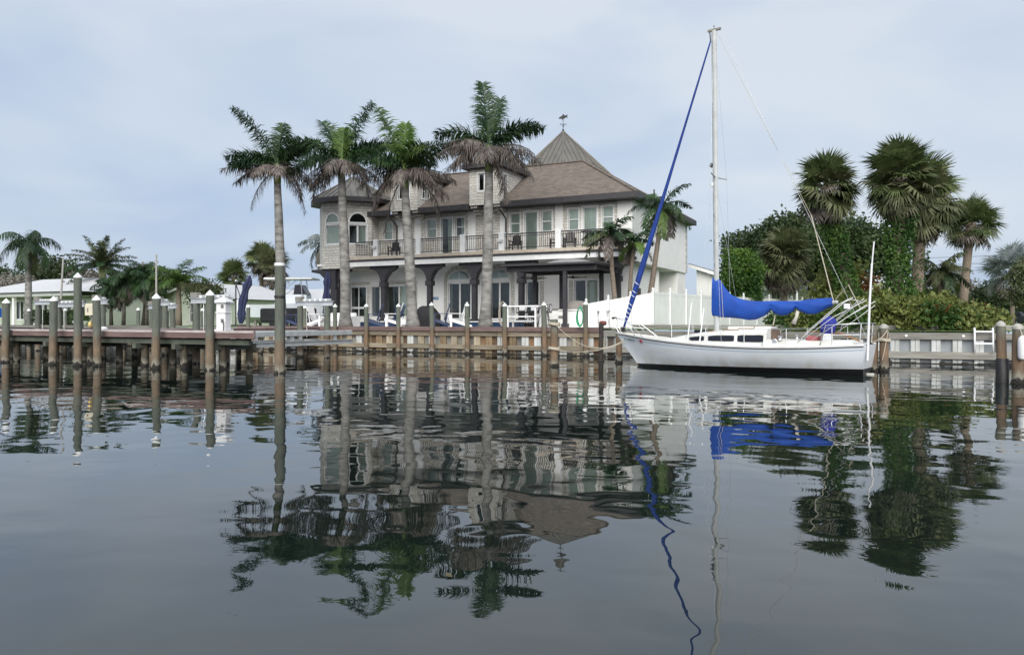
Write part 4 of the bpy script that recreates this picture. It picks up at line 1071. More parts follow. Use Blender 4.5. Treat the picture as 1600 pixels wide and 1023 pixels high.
def stool(x, y, rz, lab):
    t = thing('bar_stool', lab, 'stool', (x,y,1.31), rz, 'dark bar stools with white backs')
    for k in range(4):
        a = k*PI/2+PI/4
        MB().tube([(math.cos(a)*.10,math.sin(a)*.10,.72),(math.cos(a)*.14,math.sin(a)*.14,.5),(math.cos(a)*.30,math.sin(a)*.30,.0)], .018, 6).build('leg', M_dark, t, world=False)
    MB().lathe([(.20,.38),(.215,.39),(.20,.40)], 14).build('foot_ring', M_dark, t, world=False)
    MB().cbox(-.23,-.23,.72,.23,.23,.79,.02).build('seat', M_dark, t, world=False)
    MB().cbox(-.22,.19,.86,.22,.23,1.12,.02).build('backrest', M_wplas, t, world=False)
    for s in (-1,1):
        MB().tube([(s*.23,.21,.78),(s*.235,.22,1.16)], .018, 6).build('back_post', M_dark, t, world=False)
        MB().tube([(s*.23,.2,.98),(s*.25,-.1,.98),(s*.24,-.2,.8)], .016, 6).build('armrest', M_dark, t, world=False)
    MB().tube([(-.235,.22,1.15),(.235,.22,1.15)], .02, 6).build('top_rail', M_dark, t, world=False)
stool(-.65,2.45,R(5),'bar stool at the hose reel end of the white bar table')
stool(-.05,2.5,R(-4),'bar stool at the middle of the white bar table')
stool(1.0,1.9,R(-80),'bar stool at the piling end of the white bar table')
stool(.5,2.5,R(8),'bar stool between the white bar table and kitchen counter')
def ring():
    b = MB(); n = 24
    for q in range(3):
        pts = [(math.cos(2*PI*k/n)*(.20-.02*q), .04*q, .62*math.sin(2*PI*k/n)*(1-.04*q)) for k in range(n+1)]
        b.tube(pts, .028, 6, cap=False)
    o = b.build('coiled_hose', mat('grey_hose',(.25,.22,.19),.7,(.35,.31,.27),scale=8), None, smooth=True)
    o.location = (-1.2,1.35,1.98); o.rotation_euler = (0,0,R(15))
    tag(o, 'long oval coil of grey brown hose hung left of the white bar table', 'hose')
    hk = MB().cbox(-.03,-.03,-.68,.03,.03,.72,.006).build('hanger_post', M_dark, o, world=False); hk.location = (0,.12,0)
ring()
def green_hose():
    b = MB(); r = random.Random(7)
    for q in range(5):
        pts = [(math.cos(a)*(.13+.01*q)+r.uniform(-.01,.01), -.02*q, .42*math.sin(a)-.02*q) for a in [2*PI*k/20 for k in range(21)]]
        b.tube(pts, .02, 6, cap=False)
    o = b.build('green_hose', mat('green_hose',(.01,.22,.10),.5,(.02,.30,.14),scale=5), None, smooth=True)
    o.location = (3.72,-.42,1.86); tag(o, 'bright green garden hose coiled beside the seawall piling', 'hose')
    MB().tube([(.06,0,.4),(.16,0,.44),(.30,0,.44)], .012, 5).build('hook', M_steel, o, world=False)
green_hose()
def ac():
    t = thing('hose_cart', 'small white frame cart beside the green hose', 'cart', (4.1,1.6,1.3))
    for s in (-1,1):
        MB().bar((s*.28,-.2,0),(s*.25,.15,.85),.05).build('leg', M_wplas, t, world=False)
        MB().bar((s*.28,.25,0),(s*.24,-.12,.8),.05).build('leg', M_wplas, t, world=False)
    MB().cbox(-.34,-.25,.80,.34,.28,.86,.01).build('top', M_wplas, t, world=False)
    MB().lathe([(.10,-.15),(.12,0),(.10,.15)], 10).xf(AT(0,0,.22) @ Matrix.Rotation(R(90),4,'Y')).build('reel', mat('red_plastic',(.14,.03,.025),.6), t, world=False)
ac()
def ground_sofa():
    t = thing('outdoor_sofa', 'white outdoor sofa with cushions under the window', 'sofa', (-12.6,2.6,1.31))
    MB().cbox(-1.0,-.4,.0,1.0,.4,.26,.02).build('frame', M_wplas, t, world=False)
    for k in range(2): MB().cbox(-.95+k*.97,-.42,.262,-.05+k*.97,.2,.42,.04).build('seat_cushion', M_trim, t, world=False)
    for k in range(2): MB().cbox(-.95+k*.97,.2,.42,-.05+k*.97,.4,.80,.04).build('back_cushion', M_trim, t, world=False)
    for s in (-1,1): MB().cbox(s*1.06-.07,-.42,0,s*1.06+.07,.42,.58,.02).build('arm', M_wplas, t, world=False)
ground_sofa()
def pad():
    # big black tarp-covered trailer and small deck boat left of the house
    t = thing('covered_trailer', 'low load under a black tarpaulin beyond the tall piling', 'trailer', (-17.0,3.2,1.2))
    MB().cbox(-2.0,-.6,.45,1.6,.6,1.22,.06).build('tarpaulin', M_black, t, world=False)
    for x in (-1.0,.8):
        MB().lathe([(.28,-.1),(.32,-.06),(.32,.06),(.28,.1)], 14).xf(AT(x,-.45,.32) @ Matrix.Rotation(R(90),4,'X')).build('wheel', M_black, t, world=False)
    MB().box(-2.0,-.5,.34,1.6,.5,.44).build('frame', M_black, t, world=False)
    MB().tube([(1.3,-.55,0),(1.3,-.55,.5)], .03, 6).build('jack_stand', M_dark, t, world=False)
pad()
def motor_boat():
    t = thing('motor_boat', 'white sport fishing boat with a frame top parked beyond the deck', 'boat', (-19.6,6.4,1.2), R(25))
    secs = [(-3.2,1.05,.3,1.5),(-1.5,1.2,.25,1.5),(.5,1.15,.25,1.62),(2.0,.75,.35,1.8),(3.0,.08,.7,1.95)]
    vs = []; 
    for x, hb, z0, z1 in secs: vs += [(x,-hb,z1),(x,-hb*.75,z0+.4),(x,0,z0),(x,hb*.75,z0+.4),(x,hb,z1)]
    fs = [(i*5+k,i*5+k+1,i*5+k+6,i*5+k+5) for i in range(4) for k in range(4)] + [(0,1,2,3,4)] + [(i*5,i*5+5,i*5+9,i*5+4) for i in range(4)]
    MB().add(vs,fs).build('hull', M_gel, t, smooth=2, world=False)
    MB().cbox(-1.0,-.6,1.5,1.0,.6,2.2,.05).build('console', M_gel, t, world=False)
    MB().ext([(.1,2.2),(1.0,2.2),(.6,2.85),(.2,2.85)],'y',-.55,.55).build('windshield', M_win, t, world=False)
    for x in (-1.1,.9):
        for s in (-1,1): MB().tube([(x,s*.8,1.5),(x*.8,s*.7,2.3),(x*.7,s*.65,3.2)], .03, 6).build('top_leg', M_steel, t, world=False)
    MB().cbox(-1.8,-.95,3.2,1.5,.95,3.32,.05).build('hard_top', M_wplas, t, world=False)
    for s in (-1,1): MB().tube([(-1.0,s*.75,2.1),(.3,s*.7,3.1)], .02, 6).build('brace', M_steel, t, world=False)
    MB().cbox(-3.9,-.25,.7,-3.3,.25,1.9,.08).build('outboard', M_wplas, t, world=False)
    for s in (-1,1):
        MB().bar((-2.5,s*.5,0),(-2.5,s*.4,.55),.15).build('stand', M_greytimber, t, world=False)
        MB().bar((1.2,s*.5,0),(1.2,s*.3,.62),.15).build('stand', M_greytimber, t, world=False)
motor_boat()

# ------------------------------------------------------------------ white vinyl fence
def fence():
    t = thing('vinyl_fence', 'white vinyl privacy fence with ball finials beside the big house', 'fence', (6,6,1.2))
    M_v = mat('white_vinyl', (.70,.715,.715), .45, (.64,.66,.66), scale=1.5)
    segs = [((2.9,2.5),(6.0,3.6),2.45,2.98,3),((6.0,3.6),(7.6,10.7),3.02,3.02,4),((7.6,10.7),(11.6,25.0),3.02,3.02,8),((11.6,25),(20,30),3.02,3.02,5)]
    for (a, b, za, zb, n) in segs:
        A, B = Vector((*a,0)), Vector((*b,0))
        for i in range(n+1):
            p = A.lerp(B, i/n); zt = za+(zb-za)*i/n
            if i > 0 or a[0] < 3: po = MB().cbox(p.x-.065,p.y-.065,1.15,p.x+.065,p.y+.065,zt+.10,.008).build('post', M_v, t)
            if i > 0 or a[0] < 3: MB().lathe([(.085,zt+.10),(.085,zt+.125),(.04,zt+.15),(.07,zt+.20),(.06,zt+.25),(.012,zt+.31)], 10, (p.x,p.y,0)).build('finial', M_v, po, smooth=2)
            if i < n:
                q = A.lerp(B, (i+1)/n); zu = za+(zb-za)*(i+1)/n
                d = (q-p); Ln = d.length; d.normalize()
                MB().bar(p+d*.066+Vector((0,0,zt-.03)), q-d*.066+Vector((0,0,zu-.03)), .05, .14).build('top_rail', M_v, t)
                MB().bar(p+d*.066+Vector((0,0,1.32)), q-d*.066+Vector((0,0,1.32)), .05, .14).build('bottom_rail', M_v, t)
                m = int(Ln/.28)
                for k in range(m):
                    u0, u1 = .07+(Ln-.14)*k/m+.004, .07+(Ln-.14)*(k+1)/m-.004
                    P0, P1 = p+d*u0, p+d*u1
                    f = (u0+u1)/2/Ln; zz = zt+(zu-zt)*f-.09
                    MB().bar(((P0+P1)/2).to_3d()+Vector((0,0,1.38)), ((P0+P1)/2).to_3d()+Vector((0,0,zz)), .028, u1-u0, tuple(d)).build('board', M_v, t)
fence()
def lamp():
    t = thing('wall_lamp', 'small dark hanging lamp on the white garage wall', 'lamp', (6.6,22.2,4.3))
    MB().tube([(6.6,22.5,4.9),(6.6,22.3,5.0),(6.6,22.2,4.85)], .03, 6).build('arm', M_wplas, t)
    MB().lathe([(.05,4.85),(.16,4.65),(.18,4.5),(.12,4.38)], 10, (6.6,22.2,0)).build('shade', M_dark, t)
lamp()
# ------------------------------------------------------------------ the sailboat
def sailboat():
    LOA = 8.66
    rz = math.atan2(-7.523+6.171, 15.93-7.376)
    t = thing('sailboat', 'white moored sailboat with a royal blue sail cover and furled blue headsail', 'sailboat', (7.376,-6.171,0), rz)
    B = lambda mb, nm, m, par=None, **k: mb.build(nm, m, par or t, world=False, **k)
    kx = [0,.04,.1,.18,.28,.4,.52,.65,.78,.9,1.0]
    hb = [.03,.22,.46,.72,.97,1.19,1.31,1.34,1.28,1.15,.98]
    sh = [1.20,1.155,1.09,1.01,.935,.865,.82,.80,.82,.865,.92]
    def interp(a, x):
        for i in range(len(kx)-1):
            if x <= kx[i+1]: f = (x-kx[i])/(kx[i+1]-kx[i]); return a[i]+(a[i+1]-a[i])*f
        return a[-1]
    ns = 40; ts = [i/ns for i in range(ns+1)]
    def smooth(a, x):
        e = .035
        return (interp(a,max(0,x-e))+interp(a,x)*2+interp(a,min(1,x+e)))/4
    def pt(tt, w, side):
        # w: height fraction 0 (z=-.35) .. 1 (sheer)
        s = smooth(sh, tt); z = -.35+(s+.35)*w
        b = smooth(hb, tt)
        zz = max(0, min(1, (z+.35)/(s+.35)))
        flare = .62*zz+.38*(1-(1-zz)**2.6)           # topsides flare
        full = 1-.75*(1-zz)**3
        y = b*min(1, (flare*.55+full*.45))
        rake = .105*(1.2-z)/1.2*(1-tt)**5
        x = (tt+rake)*LOA - (.14*(1-zz))*max(0,(tt-.9)/.1)
        # bow: sections become a fine V
        g = min(1, tt/.34); y *= 1-.92*(1-g)**1.6*(1-zz)**.9
        return (x, side*y, z)
    zb = lambda tt: .09+.10*tt
    def rows(w0s, nm, m, par=None, sm=2):
        for side in (-1,1):
            pass
        vs, fs = [], []
        nw = len(w0s)
        for side in (-1,1):
            b0 = len(vs)
            for tt in ts:
                s = smooth(sh, tt)
                for f in w0s:
                    vs.append(pt(tt, f(tt, s), side))
            for i in range(ns):
                for k in range(nw-1):
                    q = (b0+i*nw+k, b0+(i+1)*nw+k, b0+(i+1)*nw+k+1, b0+i*nw+k+1)
                    fs.append(q if side < 0 else q[::-1])
        h = len(vs)//2; e = ns*nw
        fs.append(tuple([e+k for k in range(nw)] + [h+e+k for k in range(nw-1,-1,-1)]))
        return B(MB().add(vs, fs), nm, m, par, smooth=sm, fix=False)
    W = lambda z: (lambda tt, s: (z+.35)/(s+.35))
    wb = lambda tt, s: (zb(tt)+.35)/(s+.35)
    mid = lambda f: (lambda tt, s: wb(tt,s)+(1-wb(tt,s))*f)
    hull = rows([mid(0),mid(.15),mid(.3),mid(.45),mid(.6),mid(.75),mid(.88),mid(1)], 'hull', M_gel)
    rows([W(-.34),W(-.2),W(-.08),W(.02),wb], 'bottom_paint', mat('black_antifouling',(.008,.009,.012),.5,(.016,.016,.018),scale=3), None)
    # stripe and rub rail
    for nm, dz, hgt, off, m in (('rub_rail',.055,.03,.022,mat('grey_rubber',(.10,.085,.08),.6)),('accent_stripe',.155,.022,.004,mat('blue_grey_stripe',(.30,.38,.47),.4))):
        vs, fs = [], []
        for side in (-1,1):
            b0 = len(vs)
            for tt in ts:
                s = smooth(sh, tt)
                for dd, o in ((dz-hgt,0),(dz-hgt,off),(dz,off),(dz,0)):
                    p = pt(tt, (s-dd+.35)/(s+.35), side); vs.append((p[0]-(off if tt==0 else 0), p[1]+side*o, p[2]))
            for i in range(ns):
                for k in range(3):
                    q = (b0+i*4+k,b0+(i+1)*4+k,b0+(i+1)*4+k+1,b0+i*4+k+1); fs.append(q[::-1] if side<0 else q)
        B(MB().add(vs,fs), nm, m, hull)
    # deck sheet with toe rail
    vs, fs = [], []
    for tt in ts:
        p, q = pt(tt,1,-1), pt(tt,1,1); vs += [(p[0],p[1]+.02,p[2]-.01),(p[0],0,p[2]+.06*min(1,tt*5)),(q[0],q[1]-.02,q[2]-.01)]
    for i in range(ns): fs += [(i*3,i*3+3,i*3+4,i*3+1),(i*3+1,i*3+4,i*3+5,i*3+2)]
    deck = B(MB().add(vs,fs), 'deck', M_deckw, smooth=True, fix=False)
    b = MB()
    for side in (-1,1):
        pts = [(pt(tt,1,side)[0], pt(tt,1,side)[1]-side*.025, pt(tt,1,side)[2]+.012) for tt in ts]
        b.tube(pts, .024, 6)
    B(b, 'toe_rail', M_deckw, deck, smooth=True)
    # cabin trunk
    cab = [(.235,.34,.0),(.26,.46,.06),(.33,.62,.22),(.40,.72,.36),(.48,.78,.46),(.58,.80,.52),(.665,.80,.55)]
    vs, fs = [], []
    for tt, w, h in cab:
        s = smooth(sh, tt); x = tt*LOA
        vs += [(x,-w-.06,s-.02),(x,-w,s+h*.80),(x,-w*.86,s+h),(x,0,s+h+.05),(x,w*.86,s+h),(x,w,s+h*.80),(x,w+.06,s-.02)]
    n = len(cab)
    for i in range(n-1):
        for k in range(6): fs.append((i*7+k,(i+1)*7+k,(i+1)*7+k+1,i*7+k+1))
    fs += [tuple((n-1)*7+k for k in range(7))]
    cabin = B(MB().add(vs,fs), 'cabin', M_deckw, smooth=2, fix=False)
    def side_pt(tt, f, side, off):
        for i in range(n-1):
            if tt <= cab[i+1][0]: break
        g = (tt-cab[i][0])/(cab[i+1][0]-cab[i][0])
        w = cab[i][1]+(cab[i+1][1]-cab[i][1])*g; h = cab[i][2]+(cab[i+1][2]-cab[i][2])*g
        s = smooth(sh, tt); z0, z1 = s-.02, s+h*.80
        z = z0+(z1-z0)*f
        y = w+.06-.06*f+off
        return (tt*LOA, side*y, z)
    for side in (-1,1):
        for t0, t1, f0, f1 in ((.36,.425,.42,.88),(.442,.545,.40,.88),(.558,.655,.38,.88)):
            q = 6; vs = []; fs = []
            for i in range(q+1):
                tt = t0+(t1-t0)*i/q
                a = .0 if 0 < i < q else .03
                fl = f0+(f1-f0)*(.25 if i == 0 and t0 < .37 else 0)
                for f in (fl+a, f1-a): vs.append(side_pt(tt, f, side, .022))
            for i in range(q): fs.append((2*i,2*i+2,2*i+3,2*i+1) if side<0 else (2*i+1,2*i+3,2*i+2,2*i))
            B(MB().add(vs,fs), 'cabin_window', M_win, cabin, fix=False)
    # sliding hatch, rails, companionway boards
    s = smooth(sh,.6)
    B(MB().cbox(.50*LOA,-.34,s+.53,.665*LOA,.34,s+.64,.02), 'sliding_hatch', M_deckw, cabin)
    B(MB().cbox(.36*LOA,-.25,s+.42,.42*LOA,.25,s+.52,.02), 'fore_hatch', M_win, cabin)
    for side in (-1,1):
        B(MB().tube([(x*LOA,side*.60,s+.40+(x-.4)*.85+.05*(k%2)) for k, x in enumerate((.43,.435,.49,.495,.55,.555,.61,.615))], .017, 6), 'grab_rail', mat('teak',(.20,.10,.05),.7,(.28,.16,.08),scale=5), cabin)
    B(MB().ext([(.667*LOA,s+.0),(.69*LOA,s+.0),(.675*LOA,s+.56),(.668*LOA,s+.56)],'y',-.32,.32), 'washboard', mat('teak_dark',(.08,.05,.035),.6,(.14,.09,.06),scale=5), cabin)
    # cockpit coamings, seats and stern deck
    for side in (-1,1):
        vs = []; q = 10
        for i in range(q+1):
            tt = .66+.30*i/q; ss = smooth(sh,tt); y = smooth(hb,tt)*.70; h = .24-.10*i/q
            for dy, z in ((.10,ss-.01),(.05,ss+h),(-.08,ss+h),(-.10,ss-.25)): vs.append((tt*LOA,side*(y+dy),z))
        fs = [(i*4+k,(i+1)*4+k,(i+1)*4+k+1,i*4+k+1) for i in range(q) for k in range(3)]+[(0,1,2,3),(q*4,q*4+1,q*4+2,q*4+3)]
        B(MB().add(vs,fs), 'coaming', M_deckw, deck, smooth=2)
        B(MB().lathe([(.07,0),(.05,.05),(.055,.10),(.075,.13),(.03,.15)], 12, (.72*LOA,side*.98,s+.22)), 'winch', M_steel, deck, smooth=2)
    B(MB().tube([(.97*LOA,0,1.0),(.90*LOA,0,1.25),(.80*LOA,.02,1.30)], [.03,.03,.022], 8), 'tiller', MATS['teak'], deck)
    # rudder on the transom
    B(MB().ext([(LOA-.13,.04),(LOA+.10,.04),(LOA+.16,-.3),(LOA-.14,-.3)],'y',-.03,.03), 'rudder', M_deckw)
    # mast, spreaders, standing rigging
    mx = .443*LOA; mz0 = 1.30; top = (mx-.10, .0, 11.58)
    at = lambda z: (mx-.10*(z-mz0)/(11.58-mz0), 0, z)
    b = MB(); n = 12; vs = []
    for z in (mz0, 4, 8, 11.58):
        c = at(z)
        for k in range(n):
            a = 2*PI*k/n; vs.append((c[0]+.092*math.cos(a), .066*math.sin(a), z))
    fs = [(i*n+k,i*n+(k+1)%n,(i+1)*n+(k+1)%n,(i+1)*n+k) for i in range(3) for k in range(n)]+[tuple(range(3*n,4*n))]
    mast = B(b.add(vs,fs), 'mast', M_mast, smooth=2)
    B(MB().box(top[0]-.22,-.04,11.57,top[0]+.24,.04,11.64).lathe([(.015,0),(.015,.08),(.03,.09),(.015,.12)], 8, (top[0],0,11.64)), 'masthead_fitting', M_greyp, mast)
    sp = 6.55
    for side in (-1,1):
        B(MB().tube([(at(sp)[0],0,sp),(at(sp)[0]+.12,side*.78,sp+.03)], [.03,.018], 8), 'spreader', M_mast, mast)
        B(MB().tube([(at(11.4)[0],side*.05,11.4),(at(sp)[0]+.12,side*.78,sp+.03),(mx+.1,side*1.16,.93)], .005, 4), 'upper_shroud', M_steel, mast)
        for dx in (-.55,.55):
            B(MB().tube([(at(sp)[0],side*.05,sp-.1),(mx+dx,side*1.10,.93)], .0045, 4), 'lower_shroud', M_steel, mast)
    B(MB().lathe([(.03,0),(.07,.05),(.03,.16)], 8, (at(6.9)[0]-.14,0,6.9)), 'steaming_light', M_black, mast)
    B(MB().lathe([(.05,0),(.05,.1),(.02,.12)], 8, (at(6.3)[0]-.1,-.06,6.25)), 'deck_light', M_wplas, mast)
    for z in (3.6,4.4,5.3):
        c = at(z); B(MB().tube([(c[0]-.02,-.075,z-.1),(c[0]-.03,-.12,z),(c[0]-.02,-.075,z+.1)], .012, 5), 'mast_step', M_steel, mast)
    # backstay and topping lift
    B(MB().tube([(top[0]+.22,0,11.6),(LOA-.05,0,1.0)], .006, 4), 'backstay', M_steel, mast)
    B(MB().tube([(top[0]+.1,0,11.5),(.80*LOA,.02,5.0)], .006, 4).tube([(.80*LOA,.02,5.0),(.879*LOA,0,2.2)], .016, 6), 'topping_lift', M_rope, mast)
    # forestay with furled blue headsail
    f0, f1 = Vector((.035*LOA,0,1.38)), Vector((top[0]-.12,0,11.25))
    pts, rs = [], []
    rr = random.Random(2)
    for k in range(41):
        f = k/40; p = f0.lerp(f1, f); pts.append(p)
        r = .055+.048*math.sin(min(1,f*5.0)*PI*.5)-.055*min(1,max(0,f-.22)/.38)-.022*max(0,f-.60)/.40
        if f < .03: r = .04
        rs.append(max(.022, r*(1+rr.uniform(-.05,.05))))
    sail = B(MB().tube(pts, rs, 10), 'furled_headsail', mat('faded_blue_sailcloth',(.004,.026,.17),.8,(.006,.04,.25),scale=5,stretch=(2,2,.5),bump=.4), smooth=True)
    b = MB()
    for k in (1,2,3,4,6,7,9):
        f = .025+k*.0155; p = f0.lerp(f1,f); d = (f1-f0).normalized()
        rr_ = .058+.048*math.sin(min(1,f*5.0)*PI*.5)
        a_, c_ = p-d*.012+Vector((0,0,.012)), p+d*.012
        b.tube([a_, c_+Vector((.01,0,.008))], rr_*(1.04), 10)
    B(b, 'lashing', M_wplas, sail)
    B(MB().tube([f1, (top[0]-.15,0,11.56)], .02, 6), 'forestay_tip', M_black, sail)
    B(MB().lathe([(.09,0),(.10,.02),(.05,.05),(.05,.10),(.10,.13),(.09,.15)], 12, (.035*LOA-.02,0,1.24)), 'furler_drum', M_black, sail)
    # boom and sail cover
    bx0, bx1 = mx+.12, .885*LOA
    boom = B(MB().tube([(bx0-.05,0,1.96),(bx1,0,2.22)], .055, 10), 'boom', M_mast, smooth=True)
    st = [(-.14,3.13,1.80,.15),(-.02,3.12,1.78,.17),(.10,3.06,1.76,.18),(.28,2.78,1.75,.18),(.5,2.52,1.74,.19),(.8,2.38,1.71,.20),(1.1,2.31,1.66,.21),(1.35,2.29,1.68,.21),(1.62,2.28,1.80,.20),(1.85,2.285,2.02,.15),
          (1.98,2.285,1.86,.18),(2.15,2.285,1.80,.19),(2.35,2.28,1.83,.18),(2.52,2.275,1.93,.16),(2.64,2.275,2.06,.13),(2.74,2.28,1.95,.16),(3.0,2.32,1.84,.17),(3.25,2.34,1.86,.17),(3.45,2.35,1.95,.15),(3.58,2.36,2.03,.13),(3.74,2.36,2.10,.11)]
    n = 16; vs = []
    for i, (dx, zt, zb_, w) in enumerate(st):
        for k in range(n):
            a = 2*PI*k/n; c, s_ = math.cos(a), math.sin(a)
            zz = (zt+zb_)/2+(zt-zb_)/2*s_
            taper = 1.0 if zt-zb_ < .8 else 1-.35*max(0,s_)
            wob = .018*math.sin(3.1*dx*2+5*s_)+.012*math.sin(9*dx+2*a)
            vs.append((mx+dx, (w*taper+wob)*abs(c)**.7*(1 if c>0 else -1), zz))
    fs = [(i*n+k,i*n+(k+1)%n,(i+1)*n+(k+1)%n,(i+1)*n+k) for i in range(len(st)-1) for k in range(n)]+[tuple(range(n-1,-1,-1)),tuple(range((len(st)-1)*n,len(st)*n))]
    cov = B(MB().add(vs,fs), 'sail_cover', M_blue, boom, smooth=2)
    B(MB().lathe([(.06,0),(.07,.05),(.03,.1)], 8).xf(Matrix.Translation((bx1-.02,0,2.22)) @ Matrix.Rotation(R(90),4,'Y')), 'boom_end', M_mast, boom)
    B(MB().tube([(mx+.22,-.19,3.0),(mx+.30,-.215,1.73)], .008, 5), 'halyard', M_rope, mast)
    B(MB().tube([(mx+2.7,-.05,1.96),(mx+2.64,-.03,1.75),(mx+2.55,0,1.55)], [.06,.05,.09], 8), 'furled_sail_end', mat('old_canvas',(.55,.52,.46),.9,(.45,.42,.37),scale=6), boom, smooth=True)
    B(MB().tube([(mx+2.0,0,2.0),(mx+1.9,0,1.5)], .02, 6), 'vang', M_rope, boom)
    # pulpit
    def T(pts, r=.0125): return MB().tube(pts, r, 6)
    pul = B(T([(.115*LOA,-.48,1.10),(.07*LOA,-.40,1.62),(.02*LOA,-.20,1.72),(-.06,0,1.74),(.02*LOA,.20,1.72),(.07*LOA,.40,1.62),(.115*LOA,.48,1.10)]), 'pulpit', M_steel, smooth=True)
    for side in (-1,1):
        B(T([(.02*LOA,side*.10,1.18),(.0*LOA,side*.12,1.45),(-.02,side*.06,1.73)]), 'stanchion', M_steel, pul)
        B(T([(.105*LOA,side*.46,1.35),(.04*LOA,side*.25,1.42),(-.02,side*.04,1.45)]), 'mid_rail', M_steel, pul)
        B(T([(.16*LOA,side*.62,1.04),(.075*LOA,side*.40,1.62)]), 'stanchion', M_steel, pul)
    B(MB().cbox(-.16,-.09,1.70,-.02,.09,1.78,.02), 'bow_light', M_black, pul)
    # life line stanchions
    for side in (-1,1):
        tops = [(.075*LOA,side*.40,1.60)]
        for tt in (.30,.45,.60,.75,.90):
            ss, y = smooth(sh,tt), smooth(hb,tt)-.05
            o = B(T([(tt*LOA,side*y,ss),(tt*LOA,side*y,ss+.58)]), 'stanchion', M_steel)
            tops.append((tt*LOA,side*y,ss+.57))
        B(MB().tube(tops, .005, 4), 'life_line', M_steel)
    # white tied-up poles beside the mast
    for x, y, h in ((mx-.62,-1.08,1.35),(mx-.18,-1.12,1.15)):
        B(MB().tube([(x,y,.90),(x+.07,y+.2,.9+h)], .025, 6), 'whisker_pole', M_wplas)
    # stern pulpit, folded bimini frame, antenna pole
    st_ = B(T([(.86*LOA,-1.10,.88),(.88*LOA,-1.12,1.50),(.97*LOA,-1.02,1.56),(LOA+.02,-.80,1.56),(LOA+.02,.80,1.56),(.97*LOA,1.02,1.56),(.88*LOA,1.12,1.50),(.86*LOA,1.10,.88)], .016), 'stern_rail', M_steel, smooth=True)
    for side in (-1,1):
        B(T([(.985*LOA,side*.92,.92),(.99*LOA,side*.92,1.56)], .016), 'stanchion', M_steel, st_)
        B(T([(.87*LOA,side*1.1,1.2),(.985*LOA,side*.92,1.22),(LOA,side*.75,1.22)], .012), 'mid_rail', M_steel, st_)
    for side in (-1,1):
        for dx, z in ((.0,2.28),(.05,2.34)):
            B(T([(.78*LOA,side*.98,.95),(.82*LOA+dx,side*1.0,1.35),(.92*LOA+dx*3,side*.96,z-.15),(.945*LOA+dx*3,side*.82,z)], .010), 'bimini_bow', M_wplas, st_, smooth=True)
        B(T([(.80*LOA,side*1.0,1.05),(.90*LOA,side*.95,1.75),(LOA+.02,side*.7,2.25)], .010), 'bimini_bow', M_wplas, st_, smooth=True)
        B(T([(.83*LOA,side*1.0,1.05),(.92*LOA,side*.9,1.6),(LOA+.02,side*.66,2.12)], .009), 'bimini_bow', M_wplas, st_, smooth=True)
    B(T([(.945*LOA,-.82,2.28),(.945*LOA,.82,2.28)], .016), 'bimini_bow', M_wplas, st_)
    B(MB().cbox(.945*LOA-.09,-.99,2.0,.945*LOA+.09,-.93,2.15,.02), 'stern_instrument', M_wplas, st_)
    B(MB().tube([(LOA+.02,-.55,.45),(LOA+.08,-.55,2.2),(LOA+.14,-.55,3.35)], [.036,.034,.03], 10).tube([(LOA+.14,-.55,3.3),(LOA+.20,-.55,4.0)], .02, 8), 'antenna_pole', M_wplas, st_, smooth=2)
    # bridle at the boom end
    B(T([(.885*LOA,0,2.32),(.93*LOA,-.1,2.75),(.975*LOA,-.3,2.0)], .012), 'boom_gallows_wire', M_rope, boom)
    # outboard under a blue cover
    q = MB(); vs = []; n = 12
    secs = [(.0,.10,.12),(.06,.20,.16),(.22,.24,.18),(.36,.25,.17),(.48,.18,.14),(.56,.08,.07)]
    for z, hx, hy in secs:
        for k in range(n):
            a = 2*PI*k/n; vs.append((hx*math.cos(a)+.02*math.sin(4*z*5+a*3)+.12*z, hy*math.sin(a)+.012*math.cos(a*4), z))
    fs = [(i*n+k,i*n+(k+1)%n,(i+1)*n+(k+1)%n,(i+1)*n+k) for i in range(len(secs)-1) for k in range(n)]+[tuple(range(n)),tuple(range((len(secs)-1)*n,len(secs)*n))]
    q.add(vs,fs).xf(Matrix.Translation((.865*LOA,-.35,1.22)))
    B(q, 'engine_cover', mat('faded_navy_canvas',(.014,.022,.20),.8,(.02,.03,.26),scale=5,bump=.5,bscale=9), deck, smooth=2)
    B(MB().cbox(.865*LOA-.12,-.5,.88,.865*LOA+.14,-.2,1.24,.03), 'engine_leg', M_wplas, deck)
    B(MB().cbox(.79*LOA,-.3,1.0,.83*LOA,.2,1.16,.03), 'cushion', mat('faded_red_cushion',(.35,.10,.11),.8), deck)
    B(MB().lathe([(.065,0),(.08,.012),(.065,.024)], 14).xf(Matrix.Translation((.70*LOA,-.985,1.0)) @ Matrix.Rotation(R(90),4,'X')), 'vent_ring', M_steel, deck)
    # registration number and stickers near the bow
    def text(s, x, z, size, m):
        tt = x/LOA; ss = smooth(sh,tt)
        p0, p1 = Vector(pt(tt,(z+.35)/(ss+.35),-1)), Vector(pt(tt+.03,(z-.02+.35)/(smooth(sh,tt+.03)+.35),-1))
        c = bpy.data.curves.new('registration_number','FONT'); c.body = s; c.size = size; c.extrude = .004
        c.materials.append(m)
        o0 = bpy.data.objects.new('registration_source', c); COL.objects.link(o0); dg = bpy.context.evaluated_depsgraph_get()
        me = bpy.data.meshes.new_from_object(o0.evaluated_get(dg)); bpy.data.objects.remove(o0)
        o = bpy.data.objects.new('registration_number', me); COL.objects.link(o); o.parent = hull
        d = (p1-p0).normalized(); up = Vector(pt(tt,(z+.1+.35)/(ss+.35),-1))-p0; nrm = d.cross(up.normalized()); up = nrm.cross(d)
        M = Matrix((d,up,nrm)).transposed().to_4x4(); M.translation = p0+nrm*.042
        o.matrix_local = M
        return M
    ink = mat('faded_teal_ink',(.10,.17,.22),.6)
    x0 = .30; tt = x0/LOA
    M = text('FL 6028 JA', x0, .96, .13, ink)
